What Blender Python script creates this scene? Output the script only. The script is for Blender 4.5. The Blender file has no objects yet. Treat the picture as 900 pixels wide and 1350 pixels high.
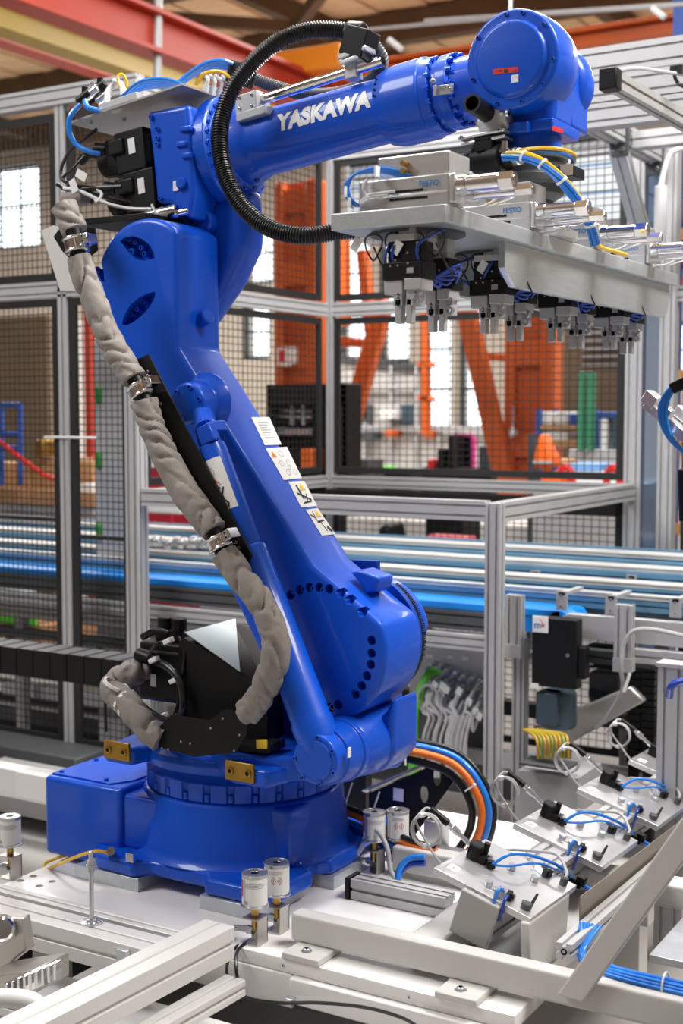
import bpy, bmesh, math, random
from math import sin, cos, pi, radians
from mathutils import Vector, Matrix, noise
random.seed(7)
SC = bpy.context.scene
COL = SC.collection
EYE = 1.752
# ---------------------------------------------------------------- camera
FPX, PITCH, YAW = 1753.0, math.atan(130/1753.0), radians(30.8)
cam_d = bpy.data.cameras.new('camera'); cam = bpy.data.objects.new('camera', cam_d); COL.objects.link(cam)
cam_d.sensor_fit = 'HORIZONTAL'; cam_d.sensor_width = 36; cam_d.lens = 36*FPX/900
cam_d.clip_start = .05; cam_d.clip_end = 200
cam.location = (0, 0, EYE); cam.rotation_euler = (pi/2-PITCH, 0, YAW)
cam_d.dof.use_dof = True; cam_d.dof.focus_distance = 3.35; cam_d.dof.aperture_fstop = 4.8
SC.camera = cam
# ---------------------------------------------------------------- world, lights, exposure
W = bpy.data.worlds.new('overcast_sky'); SC.world = W; W.use_nodes = True
W.node_tree.nodes['Background'].inputs[0].default_value = (.86, .93, 1, 1)
W.node_tree.nodes['Background'].inputs[1].default_value = 3.0
SC.view_settings.view_transform = 'Standard'; SC.view_settings.look = 'None'
SC.view_settings.exposure = 0.22; SC.view_settings.gamma = 1
def area(name, loc, aim, sx, sy, power, col=(1, 1, 1)):
    l = bpy.data.lights.new(name, 'AREA'); l.shape = 'RECTANGLE'; l.size = sx; l.size_y = sy; l.energy = power; l.color = col
    o = bpy.data.objects.new(name, l); COL.objects.link(o); o.location = loc
    o.rotation_euler = (Vector(aim)-Vector(loc)).to_track_quat('-Z', 'Y').to_euler(); return o
area('hall_lamp', (1.2, 3.6, 5.6), (-2.0, 3.3, 1.2), 2.2, 1.6, 330, (1, .97, .93))
area('hall_lamp', (-2.2, 4.6, 6.2), (-2.2, 4.2, 0), 3.0, 1.2, 330, (1, .98, .95))
area('hall_lamp', (-4.8, .2, 5.8), (-2.4, 3.2, .8), 2.0, 2.0, 210, (.93, .97, 1))
area('hall_lamp', (-7, 12, 6.3), (-7, 12, 0), 8, 2, 800, (1, .97, .93))
area('hall_lamp', (-15, 13, 6.3), (-15, 13, 0), 6, 2, 800, (1, .97, .93))
area('hall_lamp', (-2, 14, 6.3), (-2, 14, 0), 6, 2, 560, (1, .97, .93))
# ---------------------------------------------------------------- measuring helpers (pixel ray met with a real plane)
_F0 = Vector((-sin(YAW), cos(YAW), 0)); _R = Vector((cos(YAW), sin(YAW), 0)); _Z = Vector((0, 0, 1))
_F = _F0*cos(PITCH)-_Z*sin(PITCH); _U = _Z*cos(PITCH)+_F0*sin(PITCH)
E0 = Vector((0, 0, EYE))
def ray(x, y): return _F+_R*((x-450)/FPX)-_U*((y-675)/FPX)
def YP(x, y, Y): r = ray(x, y); return E0+r*(Y/r.y)
def XP(x, y, X): r = ray(x, y); return E0+r*(X/r.x)
def ZP(x, y, z): r = ray(x, y); return E0+r*((z-EYE)/r.z)
V = Vector
# ---------------------------------------------------------------- materials
def mat(name, col, rough=.5, metal=0., coat=0., var=0., scale=8, bump=0., bscale=60, emit=None, trans=0., stretch=None, spec=None):
    m = bpy.data.materials.new(name); m.use_nodes = True; nt = m.node_tree; b = nt.nodes['Principled BSDF']
    b.inputs['Base Color'].default_value = (*col, 1); b.inputs['Roughness'].default_value = rough
    b.inputs['Metallic'].default_value = metal; b.inputs['Coat Weight'].default_value = coat
    b.inputs['Coat Roughness'].default_value = .08
    if spec is not None: b.inputs['Specular IOR Level'].default_value = spec
    if trans: b.inputs['Transmission Weight'].default_value = trans
    if emit: b.inputs['Emission Color'].default_value = (*emit[0], 1); b.inputs['Emission Strength'].default_value = emit[1]
    if var or bump:
        tc = nt.nodes.new('ShaderNodeTexCoord'); mp = nt.nodes.new('ShaderNodeMapping'); nt.links.new(tc.outputs['Object'], mp.inputs[0])
        if stretch: mp.inputs['Scale'].default_value = stretch
    if var:
        n = nt.nodes.new('ShaderNodeTexNoise'); n.inputs['Scale'].default_value = scale; n.inputs['Detail'].default_value = 5
        nt.links.new(mp.outputs[0], n.inputs['Vector'])
        mx = nt.nodes.new('ShaderNodeMix'); mx.data_type = 'RGBA'
        mx.inputs[6].default_value = (*[c*(1-var) for c in col], 1); mx.inputs[7].default_value = (*[min(1, c*(1+var)) for c in col], 1)
        nt.links.new(n.outputs[0], mx.inputs[0]); nt.links.new(mx.outputs[2], b.inputs['Base Color'])
        mr = nt.nodes.new('ShaderNodeMapRange'); mr.inputs[3].default_value = max(.02, rough*(1-var*.6)); mr.inputs[4].default_value = min(1, rough*(1+var*.6))
        nt.links.new(n.outputs[0], mr.inputs[0]); nt.links.new(mr.outputs[0], b.inputs['Roughness'])
    if bump:
        n2 = nt.nodes.new('ShaderNodeTexNoise'); n2.inputs['Scale'].default_value = bscale; n2.inputs['Detail'].default_value = 3
        nt.links.new(mp.outputs[0], n2.inputs['Vector'])
        bp = nt.nodes.new('ShaderNodeBump'); bp.inputs['Strength'].default_value = bump; bp.inputs['Distance'].default_value = .004
        nt.links.new(n2.outputs[0], bp.inputs['Height']); nt.links.new(bp.outputs[0], b.inputs['Normal'])
    return m
M = dict(
 blue=mat('blue_paint', (.001, .073, .55), .42, 0, .35, .08, 5, .10, 90, spec=.25),
 bluedk=mat('blue_cast_paint', (.001, .05, .36), .5, 0, .15, .12, 9, .2, 120, spec=.25),
 alu=mat('anodised_aluminium', (.47, .47, .48), .45, .25, 0, .08, 12),
 plate=mat('milled_aluminium', (.66, .66, .67), .30, .75, 0, .10, 6, .05, 200, stretch=(1, 12, 12)),
 ground=mat('brushed_aluminium', (.58, .62, .64), .38, .7, 0, .12, 10, .05, 150, stretch=(12, 1, 12)),
 steel=mat('zinc_steel', (.55, .57, .60), .28, .85, 0, .2, 15),
 chrome=mat('chrome', (.80, .80, .82), .12, 1),
 galv=mat('galvanised_sheet', (.55, .58, .62), .35, .6, 0, .2, 30),
 stain=mat('stainless_sheet', (.50, .48, .45), .34, .7, 0, .12, 14),
 black=mat('black_plastic', (.006, .006, .006), .42, spec=.25),
 blackm=mat('black_metal', (.007, .007, .007), .5, 0, 0, .2, 20, spec=.22),
 rubber=mat('black_rubber', (.010, .010, .011), .34, spec=.5),
 white=mat('white_plate_paint', (.76, .745, .735), .42, 0, .1, .04, 3, .04, 80),
 frame=mat('light_grey_paint', (.56, .55, .53), .38, 0, .2, .05, 4, .12, 110),
 rail=mat('pale_anodised_rail', (.70, .695, .68), .45, .25, 0, .04, 8),
 grey=mat('grey_plastic_cap', (.35, .345, .335), .5, 0, 0, .05, 9),
 dgrey=mat('dark_grey_coat', (.07, .075, .08), .5, .2, 0, .1, 9),
 slate=mat('slate_motor_paint', (.045, .075, .10), .4),
 fabric=mat('grey_hose_fabric', (.245, .22, .20), .72, 0, 0, .14, 14, .5, 55),
 paper=mat('white_label', (.78, .78, .77), .5),
 ink=mat('black_ink', (.01, .01, .01), .5), red=mat('red_ink', (.65, .02, .02), .45),
 inkgrey=mat('grey_ink', (.35, .36, .38), .5), inkblue=mat('blue_ink', (.02, .16, .42), .5),
 yellowink=mat('yellow_ink', (.85, .55, .02), .5), orangeink=mat('orange_ink', (.75, .20, .02), .5),
 letter=mat('white_lettering', (.82, .83, .84), .4), pinkink=mat('magenta_ink', (.6, .03, .25), .5),
 hoseblue=mat('blue_hose', (.015, .20, .72), .28, 0, .3), hosedark=mat('dark_blue_hose', (.008, .05, .38), .3, 0, .3),
 hoseyel=mat('yellow_hose', (.85, .50, .02), .3, 0, .3), hosegrey=mat('grey_cable', (.42, .42, .43), .4),
 hosewhite=mat('pale_cable', (.62, .62, .62), .4), orange=mat('orange_cable', (.80, .17, .015), .4),
 green=mat('green_cable', (.12, .62, .03), .4), belt=mat('blue_belt', (.005, .24, .78), .35),
 beltdk=mat('grey_belt', (.16, .24, .30), .5), brass=mat('brass', (.55, .33, .08), .3, .9),
 gold=mat('yellow_chromate', (.33, .19, .03), .35, .7, 0, .3, 25),
 tie=mat('white_cable_tie', (.8, .8, .8), .4),
 wire=mat('black_wire', (.014, .014, .015), .5), door=mat('white_door_panel', (.62, .68, .72), .5),
 orangep=mat('orange_steel_paint', (.52, .092, .008), .5, 0, 0, .2, 2), redp=mat('red_girder_paint', (.46, .038, .016), .5, 0, 0, .15, 2),
 yelp=mat('yellow_girder_paint', (.40, .27, .02), .5, 0, 0, .2, 2), amber=mat('amber_crane_paint', (.80, .25, .01), .5, 0, 0, .12, 2),
 wood=mat('roof_boards', (.74, .51, .30), .8, 0, 0, .35, 1.2, stretch=(1, 8, 8)), woodd=mat('roof_timber', (.10, .065, .035), .8, 0, 0, .3, 3),
 plaster=mat('wall_plaster', (.46, .40, .34), .85, 0, 0, .15, 1), palewall=mat('pale_wall', (.62, .60, .57), .8, 0, 0, .08, 1),
 floor=mat('grey_hall_floor', (.40, .385, .37), .35, 0, 0, .12, .8), mull=mat('window_bars', (.05, .07, .07), .6),
 card=mat('cardboard', (.50, .27, .12), .8, 0, 0, .15, 5), pallet=mat('pallet_wood', (.38, .20, .09), .8, 0, 0, .25, 8),
 trolley=mat('blue_trolley', (.02, .08, .35), .5), hivis=mat('hi_vis_orange', (.95, .16, .01), .6, emit=None),
 dkgreen=mat('dark_green_plastic', (.02, .16, .02), .5), boarddk=mat('brown_board', (.20, .145, .09), .8, 0, 0, .25, 4), greenp=mat('green_steel', (.03, .24, .12), .5), redbox=mat('red_case', (.40, .01, .03), .5), cream=mat('cream_panel', (.56, .55, .53), .5),
 lblue=mat('light_blue_sheet', (.18, .42, .80), .5), silver=mat('silver_foil', (.42, .48, .48), .5, .2), mattblack=mat('matt_black_sheet', (.012, .012, .012), .9, spec=.15), olive=mat('olive_cable', (.20, .24, .02), .5), ochre=mat('ochre_cable', (.42, .24, .01), .5), brownsheet=mat('brownish_steel', (.26, .225, .19), .38, .5, 0, .2, 10),
)
g = bpy.data.materials.new('window_glass'); g.use_nodes = True; nt = g.node_tree; nt.nodes.clear()
o_ = nt.nodes.new('ShaderNodeOutputMaterial'); mx_ = nt.nodes.new('ShaderNodeMixShader'); t_ = nt.nodes.new('ShaderNodeBsdfTransparent'); gl_ = nt.nodes.new('ShaderNodeBsdfGlossy')
mx_.inputs[0].default_value = .06; gl_.inputs['Roughness'].default_value = .1
nt.links.new(t_.outputs[0], mx_.inputs[1]); nt.links.new(gl_.outputs[0], mx_.inputs[2]); nt.links.new(mx_.outputs[0], o_.inputs[0]); M['glass'] = g
g = bpy.data.materials.new('clear_guard_panel'); g.use_nodes = True; nt = g.node_tree; nt.nodes.clear()
o_ = nt.nodes.new('ShaderNodeOutputMaterial'); mx_ = nt.nodes.new('ShaderNodeMixShader'); t_ = nt.nodes.new('ShaderNodeBsdfTransparent'); gl_ = nt.nodes.new('ShaderNodeBsdfGlossy')
t_.inputs[0].default_value = (.55, .68, .85, 1); mx_.inputs[0].default_value = .15; gl_.inputs['Roughness'].default_value = .15
nt.links.new(t_.outputs[0], mx_.inputs[1]); nt.links.new(gl_.outputs[0], mx_.inputs[2]); nt.links.new(mx_.outputs[0], o_.inputs[0]); M['clear'] = g
# ---------------------------------------------------------------- mesh building helpers
WL = {}
def basis(d):
    d = V(d).normalized(); a = V((0, 0, 1)) if abs(d.z) < .9 else V((1, 0, 0))
    u = d.cross(a).normalized(); return d, u, d.cross(u).normalized()
def smoothpts(pts, k=6):
    pts = [V(p) for p in pts]
    if len(pts) < 3: return pts
    P = [pts[0]*2-pts[1]]+pts+[pts[-1]*2-pts[-2]]; out = []
    for i in range(1, len(P)-2):
        a, b, c, d = P[i-1:i+3]
        for j in range(k):
            t = j/k
            out.append(.5*((2*b)+(c-a)*t+(2*a-5*b+4*c-d)*t*t+(3*b-a-3*c+d)*t**3))
    out.append(P[-2]); return out
class MB:
    def __init__(s): s.v = []; s.f = []; s.mi = []
    def add(s, vs, fs, m=0):
        o = len(s.v); s.v += [V(p) for p in vs]; s.f += [tuple(i+o for i in f) for f in fs]; s.mi += [m]*len(fs); return s
    def box(s, x0, x1, y0, y1, z0, z1, m=0):
        return s.add([(x, y, z) for z in (z0, z1) for x, y in ((x0, y0), (x1, y0), (x1, y1), (x0, y1))],
              [(3, 2, 1, 0), (4, 5, 6, 7), (0, 1, 5, 4), (1, 2, 6, 5), (2, 3, 7, 6), (3, 0, 4, 7)], m)
    def obox(s, c, ax, ay, az, m=0):   # centre and three half-axis vectors
        c, ax, ay, az = V(c), V(ax), V(ay), V(az)
        return s.add([c+ax*i+ay*j+az*k for k in (-1, 1) for i, j in ((-1, -1), (1, -1), (1, 1), (-1, 1))],
              [(3, 2, 1, 0), (4, 5, 6, 7), (0, 1, 5, 4), (1, 2, 6, 5), (2, 3, 7, 6), (3, 0, 4, 7)], m)
    def lathe(s, o, d, prof, n=24, m=0, a0=0.):
        o = V(o); d, u, w = basis(d); vs = []
        for t, r in prof:
            for i in range(n):
                a = a0+2*pi*i/n; vs.append(o+d*t+(u*cos(a)+w*sin(a))*r)
        fs = []
        for k in range(len(prof)-1):
            for i in range(n): j = (i+1) % n; fs.append((k*n+i, k*n+j, (k+1)*n+j, (k+1)*n+i))
        fs.append(tuple(reversed(range(n)))); fs.append(tuple((len(prof)-1)*n+i for i in range(n)))
        return s.add(vs, fs, m)
    def cyl(s, a, b, r, r2=None, n=20, m=0, ch=0.):
        a, b = V(a), V(b); L = (b-a).length; r2 = r if r2 is None else r2
        pr = [(0, r-ch), (ch, r), (L-ch, r2), (L, r2-ch)] if ch else [(0, r), (L, r2)]
        return s.lathe(a, b-a, pr, n, m)
    def ring(s, o, d, r0, r1, h, n=32, m=0):
        o = V(o); d, u, w = basis(d); vs = []
        for t, r in ((0, r0), (0, r1), (h, r1), (h, r0)):
            for i in range(n): a = 2*pi*i/n; vs.append(o+d*t+(u*cos(a)+w*sin(a))*r)
        fs = [(k*n+i, k*n+(i+1) % n, ((k+1) % 4)*n+(i+1) % n, ((k+1) % 4)*n+i) for k in range(4) for i in range(n)]
        return s.add(vs, fs, m)
    def tube(s, pts, r, n=8, k=6, m=0, rf=None, sm=True, closed=False):
        P = smoothpts(pts, k) if sm else [V(p) for p in pts]
        vs = []; L = 0; t = (P[1]-P[0]).normalized(); _, u, w = basis(t)
        for i, p in enumerate(P):
            nt_ = (P[min(i+1, len(P)-1)]-P[max(i-1, 0)]).normalized()
            q = t.rotation_difference(nt_); u = q @ u; t = nt_; w = t.cross(u)
            if i: L += (p-P[i-1]).length
            for j in range(n):
                a = 2*pi*j/n; rr = rf(L, a, i) if rf else r
                vs.append(p+(u*cos(a)+w*sin(a))*rr)
        fs = [(i*n+j, i*n+(j+1) % n, (i+1)*n+(j+1) % n, (i+1)*n+j) for i in range(len(P)-1) for j in range(n)]
        fs += [tuple(reversed(range(n))), tuple((len(P)-1)*n+j for j in range(n))]
        return s.add(vs, fs, m)
    def prism(s, pts, vec, m=0):       # planar polygon of 3-D points swept by vec
        pts = [V(p) for p in pts]; vec = V(vec); n = len(pts)
        nrm = sum(((pts[i]-pts[0]).cross(pts[(i+1) % n]-pts[0]) for i in range(1, n-1)), V())
        if nrm.dot(vec) > 0: pts = pts[::-1]
        vs = pts+[p+vec for p in pts]
        fs = [tuple(range(n)), tuple(reversed(range(n, 2*n)))]+[(j, i, i+n, j+n) for i in range(n) for j in [(i+1) % n]]
        return s.add(vs, fs, m)
    def sphere(s, c, r, n=12, m=0, sz=1.):
        c = V(c); return s.lathe(c-V((0, 0, r*sz)), (0, 0, 1), [(r*sz*(1-cos(pi*k/8)), max(1e-4, r*sin(pi*k/8))) for k in range(9)], n, m)
    def poly(s, pts, m=0): return s.add(pts, [tuple(range(len(pts)))], m)
    def mesh(s, name, mats, off, smooth=True, ang=38):
        me = bpy.data.meshes.new(name); me.from_pydata([p-off for p in s.v], [], s.f)
        for m in mats: me.materials.append(m)
        if len(mats) > 1: me.polygons.foreach_set('material_index', s.mi)
        if smooth:
            me.polygons.foreach_set('use_smooth', [True]*len(s.f)); me.set_sharp_from_angle(angle=radians(ang))
        me.update(); return me
    def build(s, name, mats, parent=None, bevel=0, seg=2, label=None, cat=None, group=None, kind=None, smooth=True, ang=38, limit=30):
        mats = [M[x] if isinstance(x, str) else x for x in (mats if isinstance(mats, (list, tuple)) else [mats])]
        if parent is not None: off = WL[parent.name]
        else:
            xs = [p.x for p in s.v]; ys = [p.y for p in s.v]; off = V(((min(xs)+max(xs))/2, (min(ys)+max(ys))/2, min(p.z for p in s.v)))
        o = bpy.data.objects.new(name, s.mesh(name, mats, off, smooth, ang)); COL.objects.link(o)
        WL[o.name] = off
        if parent is not None: o.parent = parent
        else: o.location = off
        if bevel:
            b = o.modifiers.new('bevel', 'BEVEL'); b.width = bevel; b.segments = seg; b.limit_method = 'ANGLE'; b.angle_limit = radians(limit)
            b.harden_normals = False
        return tag(o, label, cat, group, kind)
def tag(o, label=None, cat=None, group=None, kind=None):
    if label: o['label'] = label
    if cat: o['category'] = cat
    if group: o['group'] = group
    if kind: o['kind'] = kind
    return o
def thing(name, loc, label, cat, group=None):
    o = bpy.data.objects.new(name, None); COL.objects.link(o); o.location = loc; o.empty_display_size = .05
    WL[o.name] = V(loc); return tag(o, label, cat, group)
def place(name, me, loc, parent, rot=None):       # a repeat that shares mesh data
    o = bpy.data.objects.new(name, me); COL.objects.link(o); o.parent = parent; WL[o.name] = WL[parent.name]
    o.location = V(loc)-WL[parent.name]
    if rot is not None: o.rotation_mode = 'QUATERNION'; o.rotation_quaternion = rot
    return o
def copy_tree(o, delta=None, label=None, parent=None):
    c = o.copy(); COL.objects.link(c); c.parent = parent
    if delta is not None: c.location = o.location+V(delta)
    if label: c['label'] = label
    for ch in list(o.children): copy_tree(ch, None, None, c)
    return c
def bake(o):
    dg = bpy.context.evaluated_depsgraph_get(); me = bpy.data.meshes.new_from_object(o.evaluated_get(dg)); o.modifiers.clear(); o.data = me
    me.polygons.foreach_set('use_smooth', [True]*len(me.polygons)); me.set_sharp_from_angle(angle=radians(38))
def cut(o, mb, mats=('blue',)):
    c = bpy.data.objects.new('cutter', mb.mesh('cutter', [M[x] for x in mats], WL[o.name])); COL.objects.link(c); c.matrix_world = Matrix.Translation(WL[o.name])
    b = o.modifiers.new('cut', 'BOOLEAN'); b.operation = 'DIFFERENCE'; b.object = c; b.solver = 'EXACT'
    bpy.context.view_layer.update(); bake(o); bpy.data.objects.remove(c)
def bolt_mesh(r, h, mt, key={}):
    k = (round(r, 4), round(h, 4), mt)
    if k not in key:
        mb = MB(); mb.lathe((0, 0, 0), (0, 0, 1), [(0, r), (h*.85, r), (h, r*.85), (h, r*.52)], 14); n = 14
        f = mb.f.pop(); mb.mi.pop(); mb.lathe((0, 0, h*.45), (0, 0, 1), [(0, r*.52), (h*.55, r*.52)], 14, 1); mb.f.pop(); mb.mi.pop()
        key[k] = mb.mesh('bolt', [M[mt], M['black']], V())
    return key[k]
def bolts(parent, pts, d, r, h, mt='blue', name='bolt'):
    q = V((0, 0, 1)).rotation_difference(V(d).normalized())
    for p in pts: place(name, bolt_mesh(r, h, mt), p, parent, q)
def alu_sec(w, h, g=.04):
    out = []
    def side(a, b, L):
        n = max(1, round(L/g)); d = (b-a)/L; inn = V((-d.y, d.x))
        out.append(a)
        for k in range(n):
            c = a+d*(L*(k+.5)/n)
            for t, e in ((-.0045, 0), (-.0045, .008), (.0045, .008), (.0045, 0)): out.append(c+d*t+inn*e)
    a, b, c, d = V((-w/2, -h/2)), V((w/2, -h/2)), V((w/2, h/2)), V((-w/2, h/2))
    side(a, b, w); side(b, c, h); side(c, d, w); side(d, a, h); return out
def alu(mb, p0, p1, w=.04, h=.04, up=(0, 0, 1), m=0, g=.04):   # T-slot profile between two points
    p0, p1 = V(p0), V(p1); d = (p1-p0).normalized(); up = V(up); s_ = d.cross(up).normalized(); u = s_.cross(d)
    mb.prism([p0+s_*q.x+u*q.y for q in alu_sec(w, h, g)], p1-p0, m); return mb
def text(body, size, off=.0, extr=.0, sub=2, spacing=1.):
    c = bpy.data.curves.new('txt', 'FONT'); c.body = body; c.size = size; c.offset = off; c.extrude = extr; c.space_character = spacing
    o = bpy.data.objects.new('txt', c); COL.objects.link(o); bpy.context.view_layer.update()
    me = bpy.data.meshes.new_from_object(o.evaluated_get(bpy.context.evaluated_depsgraph_get())); bpy.data.objects.remove(o)
    bm = bmesh.new(); bm.from_mesh(me); 
    if sub: bmesh.ops.subdivide_edges(bm, edges=bm.edges, cuts=sub, use_grid_fill=True)
    bm.verts.ensure_lookup_table(); bmesh.ops.triangulate(bm, faces=bm.faces)
    vs = [v.co.copy() for v in bm.verts]; fs = [tuple(v.index for v in f.verts) for f in bm.faces]; bm.free(); return vs, fs
def put_text(mb, body, size, o, dx, dy, m=0, off=.0, center=True, w=None):
    vs, fs = text(body, size, off, 0, 0); dx, dy = V(dx).normalized(), V(dy).normalized(); nn = dx.cross(dy)
    x0, x1 = min(v.x for v in vs), max(v.x for v in vs); y0, y1 = min(v.y for v in vs), max(v.y for v in vs)
    k = w/(x1-x0) if w else 1.
    mb.add([V(o)+dx*((v.x-(x0+x1)/2)*k)+dy*((v.y-(y0+y1)/2)*k)+nn*.0006 for v in vs], fs, m)
# ================================================================ THE ROBOT
YF, YB = 2.92, 3.12
NY = V((0, -1, 0))
rb = thing('industrial_robot', (-2.24, 3.19, .455), 'large blue six-axis robot arm standing bolted on the white base plate', 'robot')
# --- base
m = MB()
m.prism([(-2.57, 2.90, .455), (-2.50, 2.83, .455), (-2.36, 2.82, .455), (-2.33, 2.86, .455), (-2.14, 2.86, .455), (-2.11, 2.82, .455), (-1.96, 2.82, .455), (-1.90, 2.88, .455),
         (-1.89, 3.02, .455), (-1.935, 3.05, .455), (-1.935, 3.10, .455), (-1.895, 3.13, .455), (-1.895, 3.27, .455), (-1.93, 3.38, .455), (-1.93, 3.56, .455), (-2.5, 3.56, .455)], (0, 0, .045))
base = m.build('base_flange', 'blue', rb, .012, 3)
m = MB(); m.lathe((-2.24, 3.19, .495), (0, 0, 1), [(0, .335), (.015, .318), (.03, .312), (.10, .306), (.110, .30), (.165, .296), (.175, .29), (.176, .28)], 64)
m.build('base_drum', 'blue', rb, .004, 2)
m = MB(); m.box(-2.545, -2.30, 2.915, 3.45, .497, .655); m.box(-2.2, -1.955, 3.0, 3.26, .497, .664); m.build('base_casting', 'blue', rb, .012, 3, kind=None)
m = MB(); m.box(-2.765, -2.47, 2.90, 3.32, .435, .672); bx = m.build('cable_entry_box', 'blue', rb, .014, 3)
m = MB(); m.prism([(-2.755, 2.925, .672), (-2.53, 2.925, .672), (-2.49, 2.99, .672), (-2.49, 3.3, .672), (-2.755, 3.3, .672)], (0, 0, .005)); m.build('box_lid', 'blue', bx, .002)
bolts(bx, [(-2.735, 2.945, .677), (-2.56, 2.945, .677), (-2.735, 3.27, .677), (-2.51, 3.27, .677), (-2.735, 3.1, .677), (-2.51, 3.1, .677)], (0, 0, 1), .007, .006)
# --- slewing ring with bolt pockets
m = MB(); m.lathe((-2.24, 3.19, .665), (0, 0, 1), [(0, .275), (.012, .285), (.06, .285), (.075, .27), (.09, .268)], 64)
sl = m.build('slewing_ring', 'blue', rb)
c = MB()
for k in range(26):
    a = 2*pi*(k+.5)/26; p = V((-2.24+.287*cos(a), 3.19+.287*sin(a), .675)); c.cyl(p, p+V((0, 0, .05)), .0125, n=10)
cut(sl, c)
bolts(sl, [(-2.24+.279*cos(2*pi*(k+.5)/26), 3.19+.279*sin(2*pi*(k+.5)/26), .678) for k in range(26)], (0, 0, 1), .008, .02)
# --- turret
m = MB(); m.lathe((-2.24, 3.19, .752), (0, 0, 1), [(0, .262), (.006, .305), (.03, .312), (.045, .305), (.05, .27), (.075, .255)], 64)
tr = m.build('turret_plate', 'blue', rb, .003, 2)
m = MB()
for cx_, w_ in ((-2.43, .05), (-1.985, .06)):
    m.prism([(cx_-w_, 2.845, .765), (cx_+w_, 2.845, .765), (cx_+w_+.04, 3.02, .765), (cx_-w_-.02, 3.02, .765)], (0, 0, .05))
m.prism([(-2.06, 2.86, .77), (-1.93, 2.90, .77), (-1.80, 3.0, .77), (-1.72, 3.2, .77), (-1.78, 3.42, .77), (-2.2, 3.44, .77), (-2.2, 2.95, .77)], (0, 0, .07))
m.build('turret_lug', 'blue', tr, .012, 3)
for (px, py) in ((153, 990), (315, 1018)):
    p = YP(px, py, 2.838); m = MB(); m.box(p.x-.046, p.x+.046, 2.838, 2.846, p.z-.026, p.z+.026); lp = m.build('lifting_plate', 'gold', rb, .002, 2, label='yellow chromated plate with two bolt holes')
    bolts(lp, [(p.x-.028, 2.838, p.z), (p.x+.028, 2.838, p.z)], NY, .011, .004, 'gold')
# shoulder casting behind the arm link
C0 = YP(190, 372, YF); C1 = YP(424, 855, YF)
def arc(c, r, a0, a1, n=16, y=None): return [V((c.x+r*cos(radians(a0+(a1-a0)*i/n)), c.y if y is None else y, c.z+r*sin(radians(a0+(a1-a0)*i/n)))) for i in range(n+1)]
m = MB(); z0 = .80
m.prism([V((C1.x-.40, 3.13, z0)), V((C1.x-.20, 3.13, C1.z+.06))]+arc(C1, .165, 150, 10, 20, 3.13)+[YP(x, y, 3.13) for x, y in ((510, 915), (513, 985), (492, 1022), (440, 1030))], (0, .10, 0))
m.build('shoulder_casting', 'blue', rb, .02, 3)
m = MB(); m.ring(V((C1.x, 3.145, C1.z)), (0, -1, 0), .10, .178, .02, 56); m.build('shoulder_bearing_ring', 'bluedk', rb)
m = MB()
for k in range(60):
    a = radians(-60+120*k/59)
    m.obox((C1.x+.166*cos(a), 3.16, C1.z+.166*sin(a)), V((cos(a), 0, sin(a)))*.006, (0, .02, 0), V((-sin(a), 0, cos(a)))*.0016)
m.lathe((C1.x, 3.13, C1.z), (0, 1, 0), [(0, .155), (.04, .155)], 40)
m.build('brake_motor_fins', 'blackm', rb, kind='stuff')
Pv = YP(415, 1002, 2.77)
m = MB(); m.lathe(Pv, (0, 1, 0), [(0, .058), (.004, .064), (.03, .066), (.045, .068), (.046, .074), (.085, .078), (.11, .078), (.112, .083), (.13, .083), (.132, .076), (.145, .082), (.22, .088), (.34, .095)], 56)
pv = m.build('balancer_trunnion', 'blue', rb, .0015, 2)
bolts(pv, [Pv+V((.06*cos(a), .002, .06*sin(a))) for a in [radians(30+51*k) for k in range(7)]], NY, .006, .006)
m = MB(); m.lathe(Pv+V((0, -.004, 0)), (0, 1, 0), [(0, .048), (.003, .0505), (.006, .0505)], 48); m.build('cover_cap', 'blue', pv)
m = MB(); q = XP(460, 992, Pv.x+.079); m.box(q.x-.001, q.x+.002, q.y-.007, q.y+.007, q.z-.012, q.z+.012); m.build('small_label', 'paper', pv)
m = MB(); m.prism([V((Pv.x-.06, 3.0, Pv.z+.05)), V((Pv.x+.06, 3.0, Pv.z+.07)), V((Pv.x+.10, 3.0, Pv.z+.13)), V((Pv.x+.10, 3.0, Pv.z-.02)), V((Pv.x+.06, 3.0, Pv.z-.08)), V((Pv.x-.04, 3.0, Pv.z-.10))], (0, .14, 0)); m.build('shoulder_web', 'blue', rb, .03, 4)
# --- lower arm link
S1 = YP(286, 462, 3.10); S2 = YP(458, 737, 3.10)
out = arc(C0, .176, 50, 205, 26)+arc(C1, .192, 197, 385, 40)
out += [V((S2.x, YF, S2.z)), V((S1.x, YF, S1.z))]
m = MB(); m.prism(out, (0, YB-YF, 0)); lk = m.build('lower_arm', 'blue', rb, .034, 5, limit=20)
bake(lk)
def zpt(x, y, ox, oy, s, Y): return YP(ox+x/s, oy+y/s, Y)
c = MB()
pockA = [(165, 172), (185, 156), (215, 152), (250, 163), (280, 185), (300, 218), (302, 240), (262, 250), (232, 246), (205, 226), (188, 202)]
pockB = [(172, 502), (180, 470), (205, 425), (240, 395), (275, 378), (304, 372), (303, 395), (285, 430), (255, 465), (215, 495), (190, 505)]
pockC = [(70, 245), (88, 250), (100, 290), (104, 335), (92, 330), (78, 300)]
for pk in (pockA, pockB, pockC): c.prism([zpt(x, y, 100, 260, 3, YF-.01) for x, y in pk], (0, .05, 0))
cb = [(370, 792), (380, 785), (392, 778), (405, 775), (418, 775), (431, 777), (445, 783), (457, 792), (474, 808), (487, 845), (487, 862), (486, 877), (481, 892), (474, 905), (466, 916), (443, 930), (432, 934)]
for x, y in cb: p = YP(x, y, YF-.01); c.cyl(p, p+V((0, .035, 0)), .0128, n=16)
cut(lk, c)
bolts(lk, [YP(x, y, YF+.022) for x, y in cb], NY, .0098, .0205)
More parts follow.
